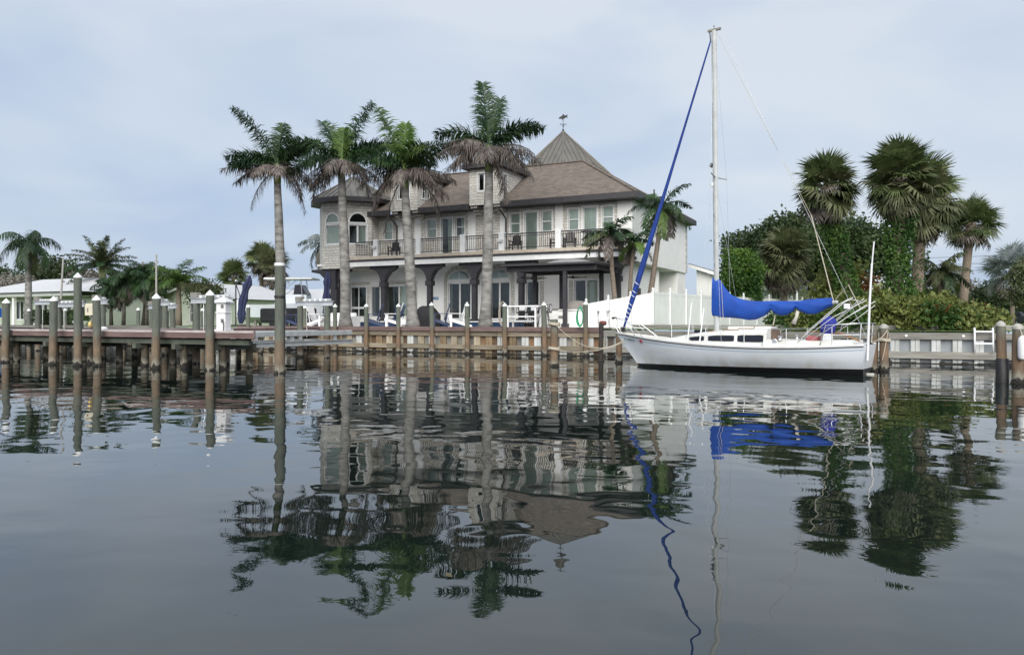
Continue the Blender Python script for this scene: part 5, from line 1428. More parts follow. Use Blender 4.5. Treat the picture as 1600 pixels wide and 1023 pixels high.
    red = mat('red_sticker',(.42,.05,.06),.6); pk = mat('pink_sticker',(.45,.28,.38),.6)
    B(MB().box(.80,-.01,-.002,.86,.10,.006).xf(M), 'sticker', pk, hull)
    B(MB().box(.88,-.01,-.002,.98,.11,.006).xf(M), 'sticker', red, hull)
    return t
sailboat()

# ------------------------------------------------------------------ mooring lines
def rope(name, a, b, sag, lab, r=.012, cat='rope'):
    a, b = Vector(a), Vector(b); pts = []
    for k in range(17):
        f = k/16; p = a.lerp(b,f); p.z -= sag*4*f*(1-f); pts.append(p)
    tag(MB().tube(pts, r, 6).build(name, M_rope, smooth=True), lab, cat, 'mooring ropes')
rope('mooring_rope',(5.75,-8.1,1.5),(7.75,-6.35,.95),.55,'slack rope from the top of the short piling to the sailboat bow')
rope('mooring_rope',(5.72,-8.12,.60),(7.80,-6.45,.88),.20,'rope from the middle of the short piling to the sailboat bow')
rope('mooring_rope',(6.2,-4.4,.35),(7.7,-6.2,.92),.12,'rope from the dark broken post to the sailboat bow')
rope('mooring_rope',(8.6,-5.6,1.05),(11.0,-.3,1.28),.35,'long slack rope from the foredeck to the grass edge')
rope('mooring_rope',(9.6,-5.4,1.0),(12.6,-.3,1.26),.2,'rope from the side deck to the lawn edge')
rope('mooring_rope',(15.95,-7.1,1.0),(16.4,-5.95,1.35),.12,'pale rope from the stern cleat up to the stern piling')
rope('mooring_rope',(16.42,-5.92,1.3),(16.25,-6.0,.35),.02,'rope end hanging down the stern piling')
def coil(x, y, z, r, lab):
    b = MB()
    for q in range(3):
        pts = [(x+r*math.cos(2*PI*k/16), y+r*math.sin(2*PI*k/16), z+.03*q+.05*k/16-.02*math.sin(k)) for k in range(17)]
        b.tube(pts, .018, 6)
    tag(b.build('rope_coil', M_rope, smooth=True), lab, 'rope', 'rope turns on pilings')
coil(5.62,-7.94,1.46,.215,'rope turns round the top of the short piling')
coil(5.62,-7.94,.58,.222,'rope turns round the rust brown middle of the short piling')
coil(16.30,-5.75,.95,.185,'rope turns round the stern piling')
def debris():
    r = random.Random(9); m = mat('wet_leaf',(.05,.045,.02),.5,(.09,.07,.03),scale=30)
    for i, (x, y, lab) in enumerate(((13.9,-29.0,'curled brown leaf floating in front of the forestay reflection'),(18.6,-27.6,'dark floating leaf near the mast reflection'))):
        b = MB(); a = r.uniform(0,6); l = r.uniform(.05,.09)
        for k in range(4):
            f0, f1 = k/4, (k+1)/4; w0, w1 = .35*l*math.sin(PI*f0), .35*l*math.sin(PI*f1)
            z0, z1 = .004+.02*f0*f0, .004+.02*f1*f1
            b.add([(l*f0,-w0,z0),(l*f1,-w1,z1),(l*f1,w1,z1+.004),(l*f0,w0,z0+.004)],[(0,1,2,3)])
        o = b.build('floating_leaf', m, fix=False); o.location = (x,y,0); o.rotation_euler = (0,0,a); tag(o, lab, 'leaf', 'floating leaves')
debris()
def buoy():
    t = thing('buoy', 'round white ball fender floating by the sailboat bow', 'fender', (7.55,-3.2,.35))
    MB().lathe([(.02,-.17),(.1,-.14),(.16,-.06),(.17,0),(.16,.06),(.1,.14),(.02,.17)], 16, (7.55,-3.2,.55)).build('ball', M_wplas, t, smooth=True)
    MB().tube([(7.55,-3.2,.4),(7.55,-3.2,-.2)], .03, 6).build('line', M_rope, t)
buoy()
# floating dock corner with fender and rope at the right edge
def float_dock():
    t = thing('floating_dock', 'corner of a tan floating dock with rope at the far right edge', 'dock', (19.75,-10.6,0), R(-12))
    m = mat('tan_float',(.30,.24,.16),.9,(.20,.16,.11),scale=5,bump=.6)
    MB().cbox(0,-.9,-.25,2.6,1.0,.18,.05).build('float', m, t, world=False)
    for k in range(9): MB().cbox(.02+k*.285,-.88,.182,.02+k*.285+.27,.98,.225,.01).build('deck_board', m, t, world=False)
    MB().tube([(.9,-.95,.2),(.5,-1.0,.05),(.1,-.98,.1),(-.05,-.9,-.05)], .05, 8).build('dock_rope', M_rope, t, smooth=True, world=False)
float_dock()

def hung_fender():
    t = thing('dock_fender', 'white cylindrical fender hung on the thick capped piling by the floating dock', 'fender', (19.52,-9.80,.62))
    MB().lathe([(.03,0),(.09,.04),(.11,.12),(.11,.50),(.09,.58),(.03,.64)], 12, (19.52,-9.80,.62)).build('body', M_wplas, t, smooth=2)
    MB().tube([(19.52,-9.80,1.25),(19.50,-9.72,1.36),(19.48,-9.68,1.40)], .012, 5).build('line', M_rope, t)
hung_fender()
# ------------------------------------------------------------------ vegetation
UPV = Vector((0,0,1))
def frond_mesh(name, L, e0, curl, ll, n, hang, seed, m, w=.05, tilt=.5):
    r = random.Random(seed); b = MB()
    P = [Vector((0,0,0))]; D = []
    K = 12; sway = r.uniform(-.25,.25)
    for k in range(K):
        s = k/K; e = e0-curl*s**1.25; y = sway*s
        d = Vector((math.cos(e)*math.cos(y), math.cos(e)*math.sin(y), math.sin(e))); D.append(d); P.append(P[-1]+d*(L/K))
    D.append(D[-1])
    b.tube([P[k] for k in range(0,K+1,2)], [.045*(1-.85*k/K)+.004 for k in range(0,K+1,2)], 5)
    for i in range(n):
        s = .10+.90*(i+r.random()*.6)/n; q = min(s*K, K-.001); k = int(q); f = q-k
        p = P[k].lerp(P[k+1], f); d = D[k].lerp(D[k+1], f).normalized()
        side0 = d.cross(UPV)
        if side0.length < .1: side0 = Vector((0,-1,0))
        side0.normalize(); up = side0.cross(d)
        ln = ll*(.55+.45*math.sin(PI*min(1,s**.75)))*(1 if s < .85 else 1-1.8*(s-.85))
        for sg in (-1,1):
            dr = (side0*sg*r.uniform(.75,1)+d*r.uniform(.45,.8)+up*r.uniform(-tilt,tilt*1.1)).normalized()
            hg = hang*r.uniform(.45,1.35); dr = (dr*max(.12,1-hg)+Vector((0,0,-1))*hg).normalized()
            l = ln*r.uniform(.8,1.1) if hang < .5 else ln*r.uniform(.45,1.15)
            tip = (dr+Vector((0,0,-1))*(.5+.5*hang)*r.uniform(.6,1.3)).normalized()
            a = p+dr*l*.5; t_ = a+tip*l*.5
            wv = dr.cross(up)
            if wv.length < .1: wv = dr.cross(Vector((1,0,0)))
            wv = wv.normalized()*w*.5*r.uniform(.7,1.2)
            b.add([p-wv*.5,p+wv*.5,a+wv,a-wv,t_],[(0,1,2,3),(3,2,4)])
    return b.mesh(name, m)
RIGHT_AZ = math.atan(.494)     # az 0 points to the picture's right when seen from the canal
def trunk(par, pts, rs, m, name='trunk', n=14):
    return MB().tube(pts, rs, n).build(name, m, par, smooth=True)
def royal(base, top, lab, fr, seed, shaft=.95):
    t = thing('royal_palm', lab, 'palm tree', base, 0, 'royal palms on the boardwalk')
    b, tp = Vector(base), Vector(top); H_ = tp.z-b.z
    prof = [(0,.42),(.03,.37),(.08,.30),(.2,.265),(.4,.275),(.6,.26),(.8,.235),(.92,.21),(1,.20)]
    r = random.Random(seed)
    pts = [b.lerp(tp,f)+Vector((r.uniform(-.02,.02)+.05*math.sin(f*PI), r.uniform(-.02,.02), 0)) for f, q in prof]
    pts[-1] = tp.copy()
    trunk(t, pts, [q for f, q in prof], M_trunk)
    # ring scars
    rg = MB()
    for k in range(14):
        f = .10+.88*k/14+r.uniform(-.01,.01)
        for j in range(len(prof)-1):
            if prof[j+1][0] >= f: break
        g = (f-prof[j][0])/(prof[j+1][0]-prof[j][0]); q = prof[j][1]+(prof[j+1][1]-prof[j][1])*g; c = pts[j].lerp(pts[j+1], g)
        rg.lathe([(q-.01,-.02),(q+.006,-.008),(q+.006,.008),(q-.01,.02)], 14, tuple(c))
    rg.build('ring_scar', M_trunk, t)
    tops = tp+Vector((0,0,shaft))
    trunk(t, [tp-Vector((0,0,.05)),tp+Vector((0,0,.15)),tp+Vector((0,0,shaft*.6)),tops], [.20,.215,.18,.12], M_shaft, 'crownshaft')
    for i, (az, e, c, L_, k) in enumerate(fr):
        mt = {'G':LG,'Y':LY,'D':LD}[k]; dead = k == 'D'
        me = frond_mesh('frond', L_*(1.02 if dead else 1.2), R(e+r.uniform(-4,4)), R(c), .98 if not dead else .95, 130 if not dead else 84, .14 if not dead else .60, seed*50+i, mt, .07 if not dead else .05, .95)
        o = put('frond', me, t, True, loc=tops-Vector((0,0,.12+ (.12 if dead else 0))), rot=(0,0,RIGHT_AZ+R(az+r.uniform(-6,6))))
        if dead: o['label'] = 'dead grey brown frond'
F1 = [(172,66,34,3.7,'G'),(70,82,8,2.2,'G'),(15,52,70,2.7,'G'),(335,48,70,2.6,'G'),(185,36,62,2.7,'G'),(168,26,50,2.9,'G'),(200,5,30,3.1,'D'),(175,0,45,2.9,'D'),(190,-45,45,2.9,'D'),(-5,-15,80,2.6,'D'),(8,-45,42,3.1,'D'),(290,8,78,2.3,'D'),(95,40,80,2.5,'G'),(250,8,78,2.3,'D'),(350,10,70,2.4,'D'),(150,20,70,2.4,'D'),(30,5,70,2.5,'D'),(220,25,70,2.4,'G'),(130,35,70,2.6,'G'),(60,50,60,2.5,'G')]
F2 = [(165,44,50,3.3,'G'),(140,62,40,3.1,'G'),(40,70,22,3.4,'G'),(20,45,55,2.9,'G'),(340,30,55,2.6,'G'),(175,15,65,2.8,'G'),(185,0,70,2.7,'D'),(200,-15,70,2.5,'D'),(265,8,78,2.3,'D'),(350,35,60,2.8,'G'),(290,8,78,2.3,'D'),(0,-5,50,2.8,'D'),(-15,-20,70,2.6,'D'),(215,-40,45,1.9,'D'),(90,40,70,2.6,'G'),(330,5,80,2.4,'D'),(75,85,5,1.6,'Y'),(150,-5,60,2.5,'D'),(230,20,75,2.4,'G'),(170,-20,70,2.8,'D')]
F3 = [(150,70,20,3.4,'Y'),(100,82,8,2.2,'Y'),(25,50,55,2.8,'G'),(10,35,45,2.8,'G'),(170,38,65,2.6,'G'),(190,30,80,2.4,'D'),(185,5,65,2.8,'D'),(200,-25,65,2.9,'D'),(195,-62,22,3.4,'D'),(0,10,55,2.9,'D'),(-10,-10,45,3.0,'D'),(15,-25,55,3.1,'D'),(270,8,78,2.3,'D'),(320,15,90,2.5,'D'),(90,35,70,2.5,'G'),(300,45,70,2.2,'Y'),(150,0,60,2.6,'D'),(40,0,55,2.7,'D'),(225,30,80,2.3,'G'),(345,-5,75,2.8,'D'),(60,35,60,2.6,'G')]
F4 = [(110,78,16,3.2,'G'),(70,72,30,2.8,'G'),(15,42,50,2.8,'G'),(5,50,60,2.4,'G'),(165,42,75,2.6,'G'),(180,40,85,2.5,'D'),(185,22,70,2.8,'D'),(195,-5,60,2.7,'D'),(280,8,78,2.3,'D'),(265,8,78,2.3,'D'),(0,5,55,2.9,'D'),(-12,-10,60,2.9,'D'),(-35,-55,30,2.9,'D'),(215,5,80,2.5,'D'),(90,30,70,2.6,'G'),(345,18,70,2.6,'D'),(150,12,60,2.6,'D'),(40,10,55,2.6,'D'),(230,35,85,2.2,'D'),(320,0,80,2.4,'D'),(130,40,70,2.4,'G')]
def rv(a): return Vector((math.cos(RIGHT_AZ)*a, math.sin(RIGHT_AZ)*a, 0))
def off(b, dx, z): v = Vector(b)+rv(dx); return (v.x, v.y, z)
for b, dx, z, fr, sd, sh_, lab in (((-15.67,1.0,1.3),-.25,9.75,F1,11,1.15,'royal palm nearest the pier, apart from the house, with drooping dead fronds'),
                              ((-10.95,1.0,1.3),-.22,9.7,F2,12,1.05,'royal palm growing in front of the small left tower'),
                              ((-6.43,1.0,1.3),-.45,8.75,F3,13,1.15,'royal palm with a bright new leaf, leaning before the first dormer'),
                              ((-2.03,1.0,1.3),.2,9.25,F4,14,1.35,'royal palm with the fullest dead skirt, before the second dormer')):
    royal(b, off(b,dx,z), lab, fr, sd, sh_)

def pinnate_palm(name, lab, base, top, r0, r1, n, L_, ll, seed, mts, tm, group=None, emin=-35, emax=75, hang=.25, w=.06, nl=44, curl=(60,100)):
    t = thing(name, lab, 'palm tree', base, 0, group)
    r = random.Random(seed); b, tp = Vector(base), Vector(top)
    bow = rv(r.uniform(-.15,.15))
    trunk(t, [b, b.lerp(tp,.33)+bow*.7, b.lerp(tp,.66)+bow*.7, tp], [r0*1.2, r0, (r0+r1)/2, r1], tm)
    for i in range(n):
        f = (i+.5)/n; az = i*137.5+r.uniform(-20,20); e = emax-(emax-emin)*f**.9
        mt = mts[0] if f < .55 else mts[1] if f < .8 else mts[2]
        me = frond_mesh('frond', L_*r.uniform(.85,1.1), R(e), R(r.uniform(*curl)), ll, nl, hang, seed*77+i, mt, w, .6)
        put('frond', me, t, True, loc=tp, rot=(0,0,R(az)))
    return t
def fan_mesh(seed, m, r=1.0, lp=.85, n=34, droop=.4):
    q = random.Random(seed); b = MB()
    b.tube([(0,0,0),(lp*.5,0,.05),(lp,0,.02)], [.022,.018,.012], 4)
    c = Vector((lp,0,.02))
    for k in range(n):
        a = R(-135+270*k/(n-1)+q.uniform(-4,4)); l = r*(.72+.28*math.cos(a*.6))*q.uniform(.85,1.05)
        d = Vector((math.cos(a), math.sin(a), .18*abs(math.sin(a))-.05)).normalized()
        s = Vector((-math.sin(a), math.cos(a), 0))
        p1 = c+d*l*.55; d2 = (d+Vector((0,0,-droop*q.uniform(.5,1.7)))).normalized(); p2 = p1+d2*l*.5
        w = .040
        b.add([c-s*.01,c+s*.01,p1+s*w,p1-s*w,p2],[(0,1,2,3),(3,2,4)])
    return b.mesh('fan_leaf', m)
LFG = leafmat('fan_leaf_green', (.065,.10,.034), (.14,.17,.07), scale=1.1)
LFO = leafmat('fan_leaf_olive', (.07,.09,.038), (.15,.155,.082), scale=1.1)
FANS = {k: [fan_mesh(i*9+j, m, lp=.85, droop=dr) for j in range(4)] for i, (k, m, dr) in enumerate((('g',LFG,.45),('o',LFO,.75),('d',LD,1.3),('y',LS,.4),('s',LSV,.5)))}
def sabal(lab, base, top, rad, n, seed, mix='ggo', r0=.2, vine=0, dead=.12, group=None, name='cabbage_palm', skirt=-60, bow=0.0, sy=1.0):
    t = thing(name, lab, 'palm tree', base, 0, group)
    r = random.Random(seed); b, tp = Vector(base), Vector(top)
    P = [b, b.lerp(tp,.35)+rv(bow), b.lerp(tp,.7)+rv(bow*.6), tp+Vector((0,0,.1))]
    trunk(t, P, [r0*1.15,r0,r0*.95,r0*1.1], M_brtrunk)
    # old leaf boots under the crown
    bo = MB()
    for k in range(34):
        a = k*2.4; z = -.1-k*.030*max(1,rad/1.6); d = Vector((math.cos(a),math.sin(a),.55)); p = tp+Vector((0,0,z))
        bo.bar(p+d*r0*.7, p+d*(r0+.22), .07, .03)
    bo.build('leaf_boots', M_brtrunk, t)
    sc = rad/1.5
    for i in range(n):
        f = (i+.5)/n; az = i*2.39996+r.uniform(-.25,.25)
        e = R(86-(86-skirt)*f**.85+r.uniform(-10,10))
        k = mix[max(0,min(len(mix)-1,int((f+r.uniform(-.4,.4))*len(mix))))]
        if f > 1-dead or (f > .5 and r.random() < dead*.5): k = 'd'
        s = sc*r.uniform(.85,1.12)
        rot = Matrix.Rotation(az,4,'Z') @ Matrix.Rotation(-e,4,'Y') @ Matrix.Rotation(r.uniform(-.6,.6),4,'X')
        o = put('fan_leaf', FANS[k][r.randrange(4)], t, True, loc=tp+Vector((0,0,.15*sc-f*.5*sc)), rot=rot.to_euler(), scale=(s,s,s*sy))
    if vine:
        b_ = MB(); m = int(vine*4200)
        for k in range(m):
            f = r.random(); z = b.z+(tp.z-.7-b.z)*f
            q = f*3; j = min(2,int(q)); c = P[j].lerp(P[j+1], q-j)
            a = r.uniform(0,2*PI); rr_ = r0*.9+(vine*(.26+.10*math.sin(f*7+seed)+.12*math.sin(a*2+f*11)+.16*(1-f)))*r.random()**.5
            p = Vector((c.x+rr_*math.cos(a), c.y+rr_*math.sin(a), z)); leaf(b_, r, p, r.uniform(.12,.24))
        b_.build('climbing_vine', LV, t, fix=False)
    return t
def leaf(b, r, p, s, aspect=.6, flat=0.0):
    d = Vector((r.gauss(0,1), r.gauss(0,1), r.gauss(0,1)-.3))
    if d.length < .05: d = Vector((1,0,0))
    d.normalize(); q = d.cross(Vector((r.gauss(0,1),r.gauss(0,1),r.gauss(0,1)+flat)))
    if q.length < .05: q = d.cross(UPV)
    q.normalize(); n = d.cross(q)*s*.12
    b.add([p, p+d*s*.5+q*s*aspect*.5+n, p+d*s, p+d*s*.5-q*s*aspect*.5+n],[(0,1,2,3)])
def crown_mesh(b, r, lobes, nclump, per, cs, ls, aspect=.6):
    tot = sum(l[3]*l[4]*l[5] for l in lobes)
    for (cx,cy,cz,rx,ry,rz) in lobes:
        for _ in range(max(3,int(nclump*rx*ry*rz/tot))):
            a = r.uniform(0,2*PI); z = r.uniform(-.85,1); q = math.sqrt(max(0,1-z*z)); k = r.uniform(.35,1)**.45*r.uniform(.86,1.08)
            c = Vector((cx+rx*q*math.cos(a)*k, cy+ry*q*math.sin(a)*k, cz+rz*z*k))
            for _ in range(per):
                leaf(b, r, c+Vector((r.gauss(0,cs),r.gauss(0,cs),r.gauss(0,cs*.8))), ls*r.uniform(.6,1.35), aspect)
def tree(name, lab, base, lobes, nclump, per, cs, ls, m, seed, tr=.2, group=None, cat='tree', th=None, tm=None, branches=True, m2=None):
    # lobes are given relative to the base
    t = thing(name, lab, cat, base, 0, group); r = random.Random(seed)
    b = MB(); L2 = [(base[0]+l[0],base[1]+l[1],base[2]+l[2],l[3],l[4],l[5]) for l in lobes]
    crown_mesh(b, r, L2, nclump, per, cs, ls); b.build('crown', m, t, fix=False)
    if m2:
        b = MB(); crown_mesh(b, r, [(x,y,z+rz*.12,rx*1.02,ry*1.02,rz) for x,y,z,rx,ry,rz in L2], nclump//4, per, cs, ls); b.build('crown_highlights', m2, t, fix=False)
    z = min(l[2]-l[5]*.6 for l in lobes); th = th or max(.4, z)
    B_ = Vector(base)
    trunk(t, [B_, B_+Vector((.05,0,th*.5)), B_+Vector((0,.05,th))], [tr*1.3,tr,tr*.85], tm or M_bark)
    if branches:
        bb = MB()
        for l in L2:
            c = Vector(l[:3])
            for k in range(3):
                e = c+Vector((r.uniform(-.5,.5)*l[3], r.uniform(-.5,.5)*l[4], r.uniform(-.3,.3)*l[5]))
                s0 = B_+Vector((0,0,th*.97)); mdp = s0.lerp(e,.5)+Vector((r.uniform(-.3,.3),r.uniform(-.3,.3),-.1))
                bb.tube([s0,mdp,e], [tr*.55,tr*.35,tr*.1], 6)
        bb.build('limbs', tm or M_bark, t, smooth=True)
    return t
# coconut palms at the right end of the house
pinnate_palm('coconut_palm','small coconut palm at the end of the balcony with a slim trunk',(4.2,3.9,1.2),(3.75,3.75,6.0),.13,.10,13,1.75,.5,31,(LG,LO,LD),M_brtrunk,'coconut palms by the house')
pinnate_palm('coconut_palm','thin coconut palm with a curved trunk behind the blue furled sail',(4.45,4.7,1.2),(4.75,4.6,5.6),.11,.09,10,1.5,.45,32,(LG,LY,LD),M_brtrunk,'coconut palms by the house')
pinnate_palm('coconut_palm','taller leaning coconut palm with flower stalks against the white end wall',(5.0,5.7,1.2),(5.75,6.3,7.6),.15,.10,14,1.9,.55,33,(LG,LY,LD),M_brtrunk,'coconut palms by the house',emin=-60)
# left side palms
pinnate_palm('queen_palm','tall feathery queen palm before the white roofed ranch house',(-40.8,1.5,1.2),(-40.8,1.5,7.3),.24,.17,15,2.5,1.1,41,(LG,LG,LO),M_trunk,None,-45,80,.55,.045,80,(90,130))
pinnate_palm('date_palm','stiff date palm rising behind the ranch house roof',(-50.1,14,1.2),(-50.1,14,6.9),.3,.25,30,3.3,.6,42,(LO,LG,LO),M_brtrunk,None,-20,80,.05,.07,70,(30,60))
for i, (x, y, z, lab) in enumerate(((-42.6,9.5,4.4,'dark clumping palm beside the ranch house'),(-40.4,9.0,5.0,'dense clumping palm behind the boat lift pole'),(-38.6,9.8,4.9,'clumping palm next to the green gable wall'),(-40.6,11.0,5.5,'tallest clumping palm of the dark group'))):
    pinnate_palm('clumping_palm',lab,(x,y,1.2),(x+.3,y,z),.14,.10,24,2.1,.75,43+i,(LG,LG,LX),M_bark,'clumping palms',-50,85,.4,.055,64,(80,120))
pinnate_palm('young_coconut_palm','bright young coconut palm in front of the green gable wall',(-34.1,9.2,1.2),(-34.1,9.2,4.6),.22,.16,16,2.6,.75,48,(LY,LY,LO),M_brtrunk,None,0,80,.2,.06,60)
sabal('small round cabbage palm behind the closed umbrella',(-41.1,22,1.2),(-41.6,22,5.9),1.55,44,51,'ggo',.2,0,.1,'cabbage palms behind the deck')
sabal('taller cabbage palm beside the tall piling',(-39.9,24,1.2),(-39.9,24,7.9),1.6,44,52,'goo',.22,0,.2,'cabbage palms behind the deck')
sabal('brownish cabbage palm right behind the royal palm trunk',(-36.8,22,1.2),(-36.6,22,6.8),1.75,50,53,'oog',.22,0,.35,'cabbage palms behind the deck')
pinnate_palm('silvery_palm','silvery drooping palm showing beside the stone tower',(-24.0,15.0,1.2),(-24.3,15.0,7.8),.2,.15,18,2.4,.7,54,(LSV,LSV,LX),M_trunk,None,-60,70,.45,.08,40)
# left background trees
GB = 'scrub trees behind the ranch house'
for i, (x, y, h, w, m, lab) in enumerate(((-84,24,8.0,7.0,LT,'dark green tree at the far left behind the ranch house'),(-76,27,9.5,6.0,LT,'tall dark tree behind the queen palm'),(-74,20,6.2,5.5,LX,'grey twiggy tree behind the white roof'),
      (-66,24,7.0,5.5,LX,'grey brown scrub tree left of the date palm'),(-61,27,7.4,5.0,LX,'grey scrub tree just behind the date palm'),(-80,16,5.2,5.0,LS,'olive bush tree by the ranch house gable'),(-56,26,6.2,5.0,LT,'dark tree between the date palm and clumping palms'),(-92,34,9.6,7,LT,'large dark tree at the far left edge'))):
    tree('scrub_tree', lab, (x,y,1.2), [(0,0,h*.55,w*.55,w*.5,h*.33),(w*.35,0,h*.45,w*.4,w*.4,h*.26),(-w*.35,.5,h*.42,w*.4,w*.4,h*.28)], 300, 30, .42, .40, m, 60+i, .18, GB)
tree('round_tree','dark rounded tree right of the bright young coconut palm',(-32.6,10.2,1.2),[(0,0,2.7,1.5,1.4,.9),(1.0,0,2.4,.9,.9,.6)],110,26,.25,.2,LO,71,.1)
for i, (x, y, h, w, lab) in enumerate(((-52,60,5.6,8,'low far tree beyond the grey hip roof'),(-38,66,6.0,9,'far tree in the gap left of the stone tower'),(-30,70,6.6,9,'far tree behind the tower corner'),(-60,66,6.0,9,'far tree behind the small cabbage palm'))):
    tree('far_tree', lab, (x,y,1.2), [(0,0,h*.5,w*.5,w*.4,h*.42),(w*.4,1,h*.42,w*.4,w*.4,h*.36),(-w*.4,1,h*.40,w*.4,w*.4,h*.34)], 220, 28, .6, .5, LT, 80+i, .2, 'far trees left of the house')
# ---- right side
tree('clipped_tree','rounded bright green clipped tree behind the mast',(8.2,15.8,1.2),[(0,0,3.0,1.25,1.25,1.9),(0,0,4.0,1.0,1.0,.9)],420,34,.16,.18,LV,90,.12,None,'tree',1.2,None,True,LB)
tree('live_oak','large dark live oak rising behind the mast and sail cover',(6.6,41,1.2),[(-1.5,0,6.5,3.0,2.6,2.5),(2.0,0,7.2,3.4,3.0,2.9),(5.2,.5,5.6,3.0,2.6,2.3),(-.5,0,4.4,2.6,2.4,1.6),(1.0,0,9.0,1.8,1.8,1.2)],900,34,.42,.34,LT,91,.35)
tree('live_oak','dark live oak with forking trunks behind the shaggy cabbage palm',(12.4,31,1.2),[(0,0,6.0,2.8,2.6,2.0),(2.5,0,5.5,2.4,2.2,2.0),(-2.4,0,4.9,1.8,1.8,1.3),(1,0,7.0,2.0,2,1.4)],520,34,.38,.32,LT,92,.32,None,'tree',2.4)
sabal('shaggy low cabbage palm behind the boom of the sailboat',(10.35,19.3,1.2),(10.35,19.3,5.7),1.8,84,93,'ooo',.2,0,.14,None,'cabbage_palm',-75)
GV = 'cabbage palms on the planted mound'
sabal('vine covered cabbage palm leaning over the sailboat stern',(15.0,8.0,1.2),(13.75,6.9,8.15),1.5,72,94,'ggoo',.24,.95,.14,GV,'cabbage_palm',-70,.1)
sabal('tallest cabbage palm with a thick vine covered trunk',(16.75,6.9,1.2),(16.95,6.8,8.3),1.65,84,95,'ggoo',.30,1.15,.10,GV,'cabbage_palm',-75)
sabal('broad shaggy cabbage palm with a bare trunk behind the vine covered one',(17.7,11.6,1.2),(18.0,11.4,8.0),1.85,90,96,'gooo',.30,.2,.16,GV,'cabbage_palm',-85)
sabal('open crowned cabbage palm standing apart by the far lawn',(20.0,15.0,1.2),(20.5,15.2,6.9),1.4,46,97,'ggo',.22,0,.12,GV,'cabbage_palm',-45)
sabal('small dark palm low among the mound shrubs',(19.6,19.0,1.2),(19.6,19.0,3.0),1.3,34,98,'goo',.15,0,.1,None,'cabbage_palm',-40)
pinnate_palm('feather_palm','arching feather palm between the two thick cabbage palms',(18.9,12.6,1.2),(18.9,12.6,4.2),.12,.1,14,1.8,.55,99,(LO,LG,LD),M_brtrunk,None,-40,75,.4)
tree('bamboo_bush','feathery yellow green bush beside the vine covered leaning palm',(13.9,9.6,1.2),[(0,0,1.6,1.3,1.1,1.5),(.5,0,2.6,.9,.9,1.0)],120,26,.26,.22,LS,100,.1,None,'bush')
tree('croton_bush','orange tinged bush between the vine covered palms',(15.4,9.6,1.2),[(0,0,1.8,.8,.8,1.0)],60,22,.2,.16,LR,101,.08,None,'bush')
def mound():
    # one mass of ground-cover shrubs
    r = random.Random(5); parts = [(MB(),LS),(MB(),LV),(MB(),LY),(MB(),LR)]
    for k in range(44):
        x = 12.0+k*.19+r.uniform(-.2,.2); y = 2.4+r.uniform(-.2,3.6)
        h = (r.uniform(.7,1.2)+.18*(y-2.4))*(1.0 if 14.2 < x < 19.4 else .6); kind = r.random()
        crown_mesh(parts[0 if kind < .65 else 1][0], r, [(x,y,1.2+h*.5,.7,.7,h*.62)], 30, 24, .17, .22)
        s = parts[2 if kind < .85 else 3][0]
        for q in range(16):
            a = r.uniform(0,2*PI); l = r.uniform(.5,.9); p0 = Vector((x+r.uniform(-.4,.4),y+r.uniform(-.4,.4),1.2+h*.7)); d = Vector((math.cos(a),math.sin(a),1.2)).normalized()
            p1 = p0+d*l*.55; p2 = p1+Vector((math.cos(a),math.sin(a),-.2)).normalized()*l*.5; w = Vector((-math.sin(a),math.cos(a),0))*.035
            s.add([p0-w*.6,p0+w*.6,p1+w,p1-w,p2],[(0,1,2,3),(3,2,4)])
    b = MB(); idx = []
    for i, (p, m) in enumerate(parts):
        idx += [i]*len(p.f); b.add(p.v, p.f)
    me = bpy.data.meshes.new('shrub_mound'); me.from_pydata(b.v, [], b.f); me.update()
    for p, m in parts: me.materials.append(m)
    me.polygons.foreach_set('material_index', idx)
    o = put('shrub_mound', me, kind='stuff'); tag(o, 'mass of leafy green and yellow shrubs on the planted mound by the seawall', 'shrubs')
mound()
tree('croton_bush','reddish bush at the foot of the open crowned cabbage palm',(19.3,13.6,1.2),[(0,0,.8,1.0,.8,.7)],50,22,.2,.17,LR,103,.06,None,'bush')
tree('croton_bush','red orange bush behind the right end of the mound',(20.1,14.2,1.2),[(0,0,.7,.9,.8,.6)],44,22,.2,.17,LR,104,.06,None,'bush')
# far right
tree('far_tree','dark rounded tree beside the parked van',(27.2,67,1.2),[(0,0,2.9,2.6,2.2,1.7),(.6,0,4.2,1.5,1.4,1.0),(-1.3,0,2.3,1.6,1.4,1.0)],220,30,.30,.26,LT,110,.2)
sabal('silvery fan palm far beyond the lawn',(27.5,56,1.2),(27.5,56,6.6),2.5,38,111,'sss',.2,0,.15,None,'silver_palm',-60)
tree('willowy_tree','olive drooping tree at the right edge beyond the lawn',(26.3,38.5,1.2),[(0,0,3.2,1.3,1.5,2.0),(1.6,0,3.2,1.6,1.5,2.2)],300,28,.26,.22,LO,112,.2)
for i, (x, y, h, w, m, lab) in enumerate(((26,135,11,9,LX,'bare greyish tree in the distance behind the open crowned palm'),(34,150,6.5,10,LT,'distant dark tree behind the white van'),(22,140,6.0,9,LT,'distant low tree left of the bare tree'),(46,140,7.0,10,LT,'distant dark tree behind the parked cars'),(14,120,7.0,10,LT,'distant tree behind the planted mound'),(2,110,7.5,10,LT,'distant tree seen under the live oak'))):
    tree('distant_tree', lab, (x,y,1.2), [(0,0,h*.55,w*.5,w*.4,h*.40),(w*.4,1,h*.42,w*.4,w*.4,h*.33),(-w*.4,1,h*.40,w*.4,w*.4,h*.33)], 260, 28, .7, .55, m, 120+i, .25, 'distant trees')
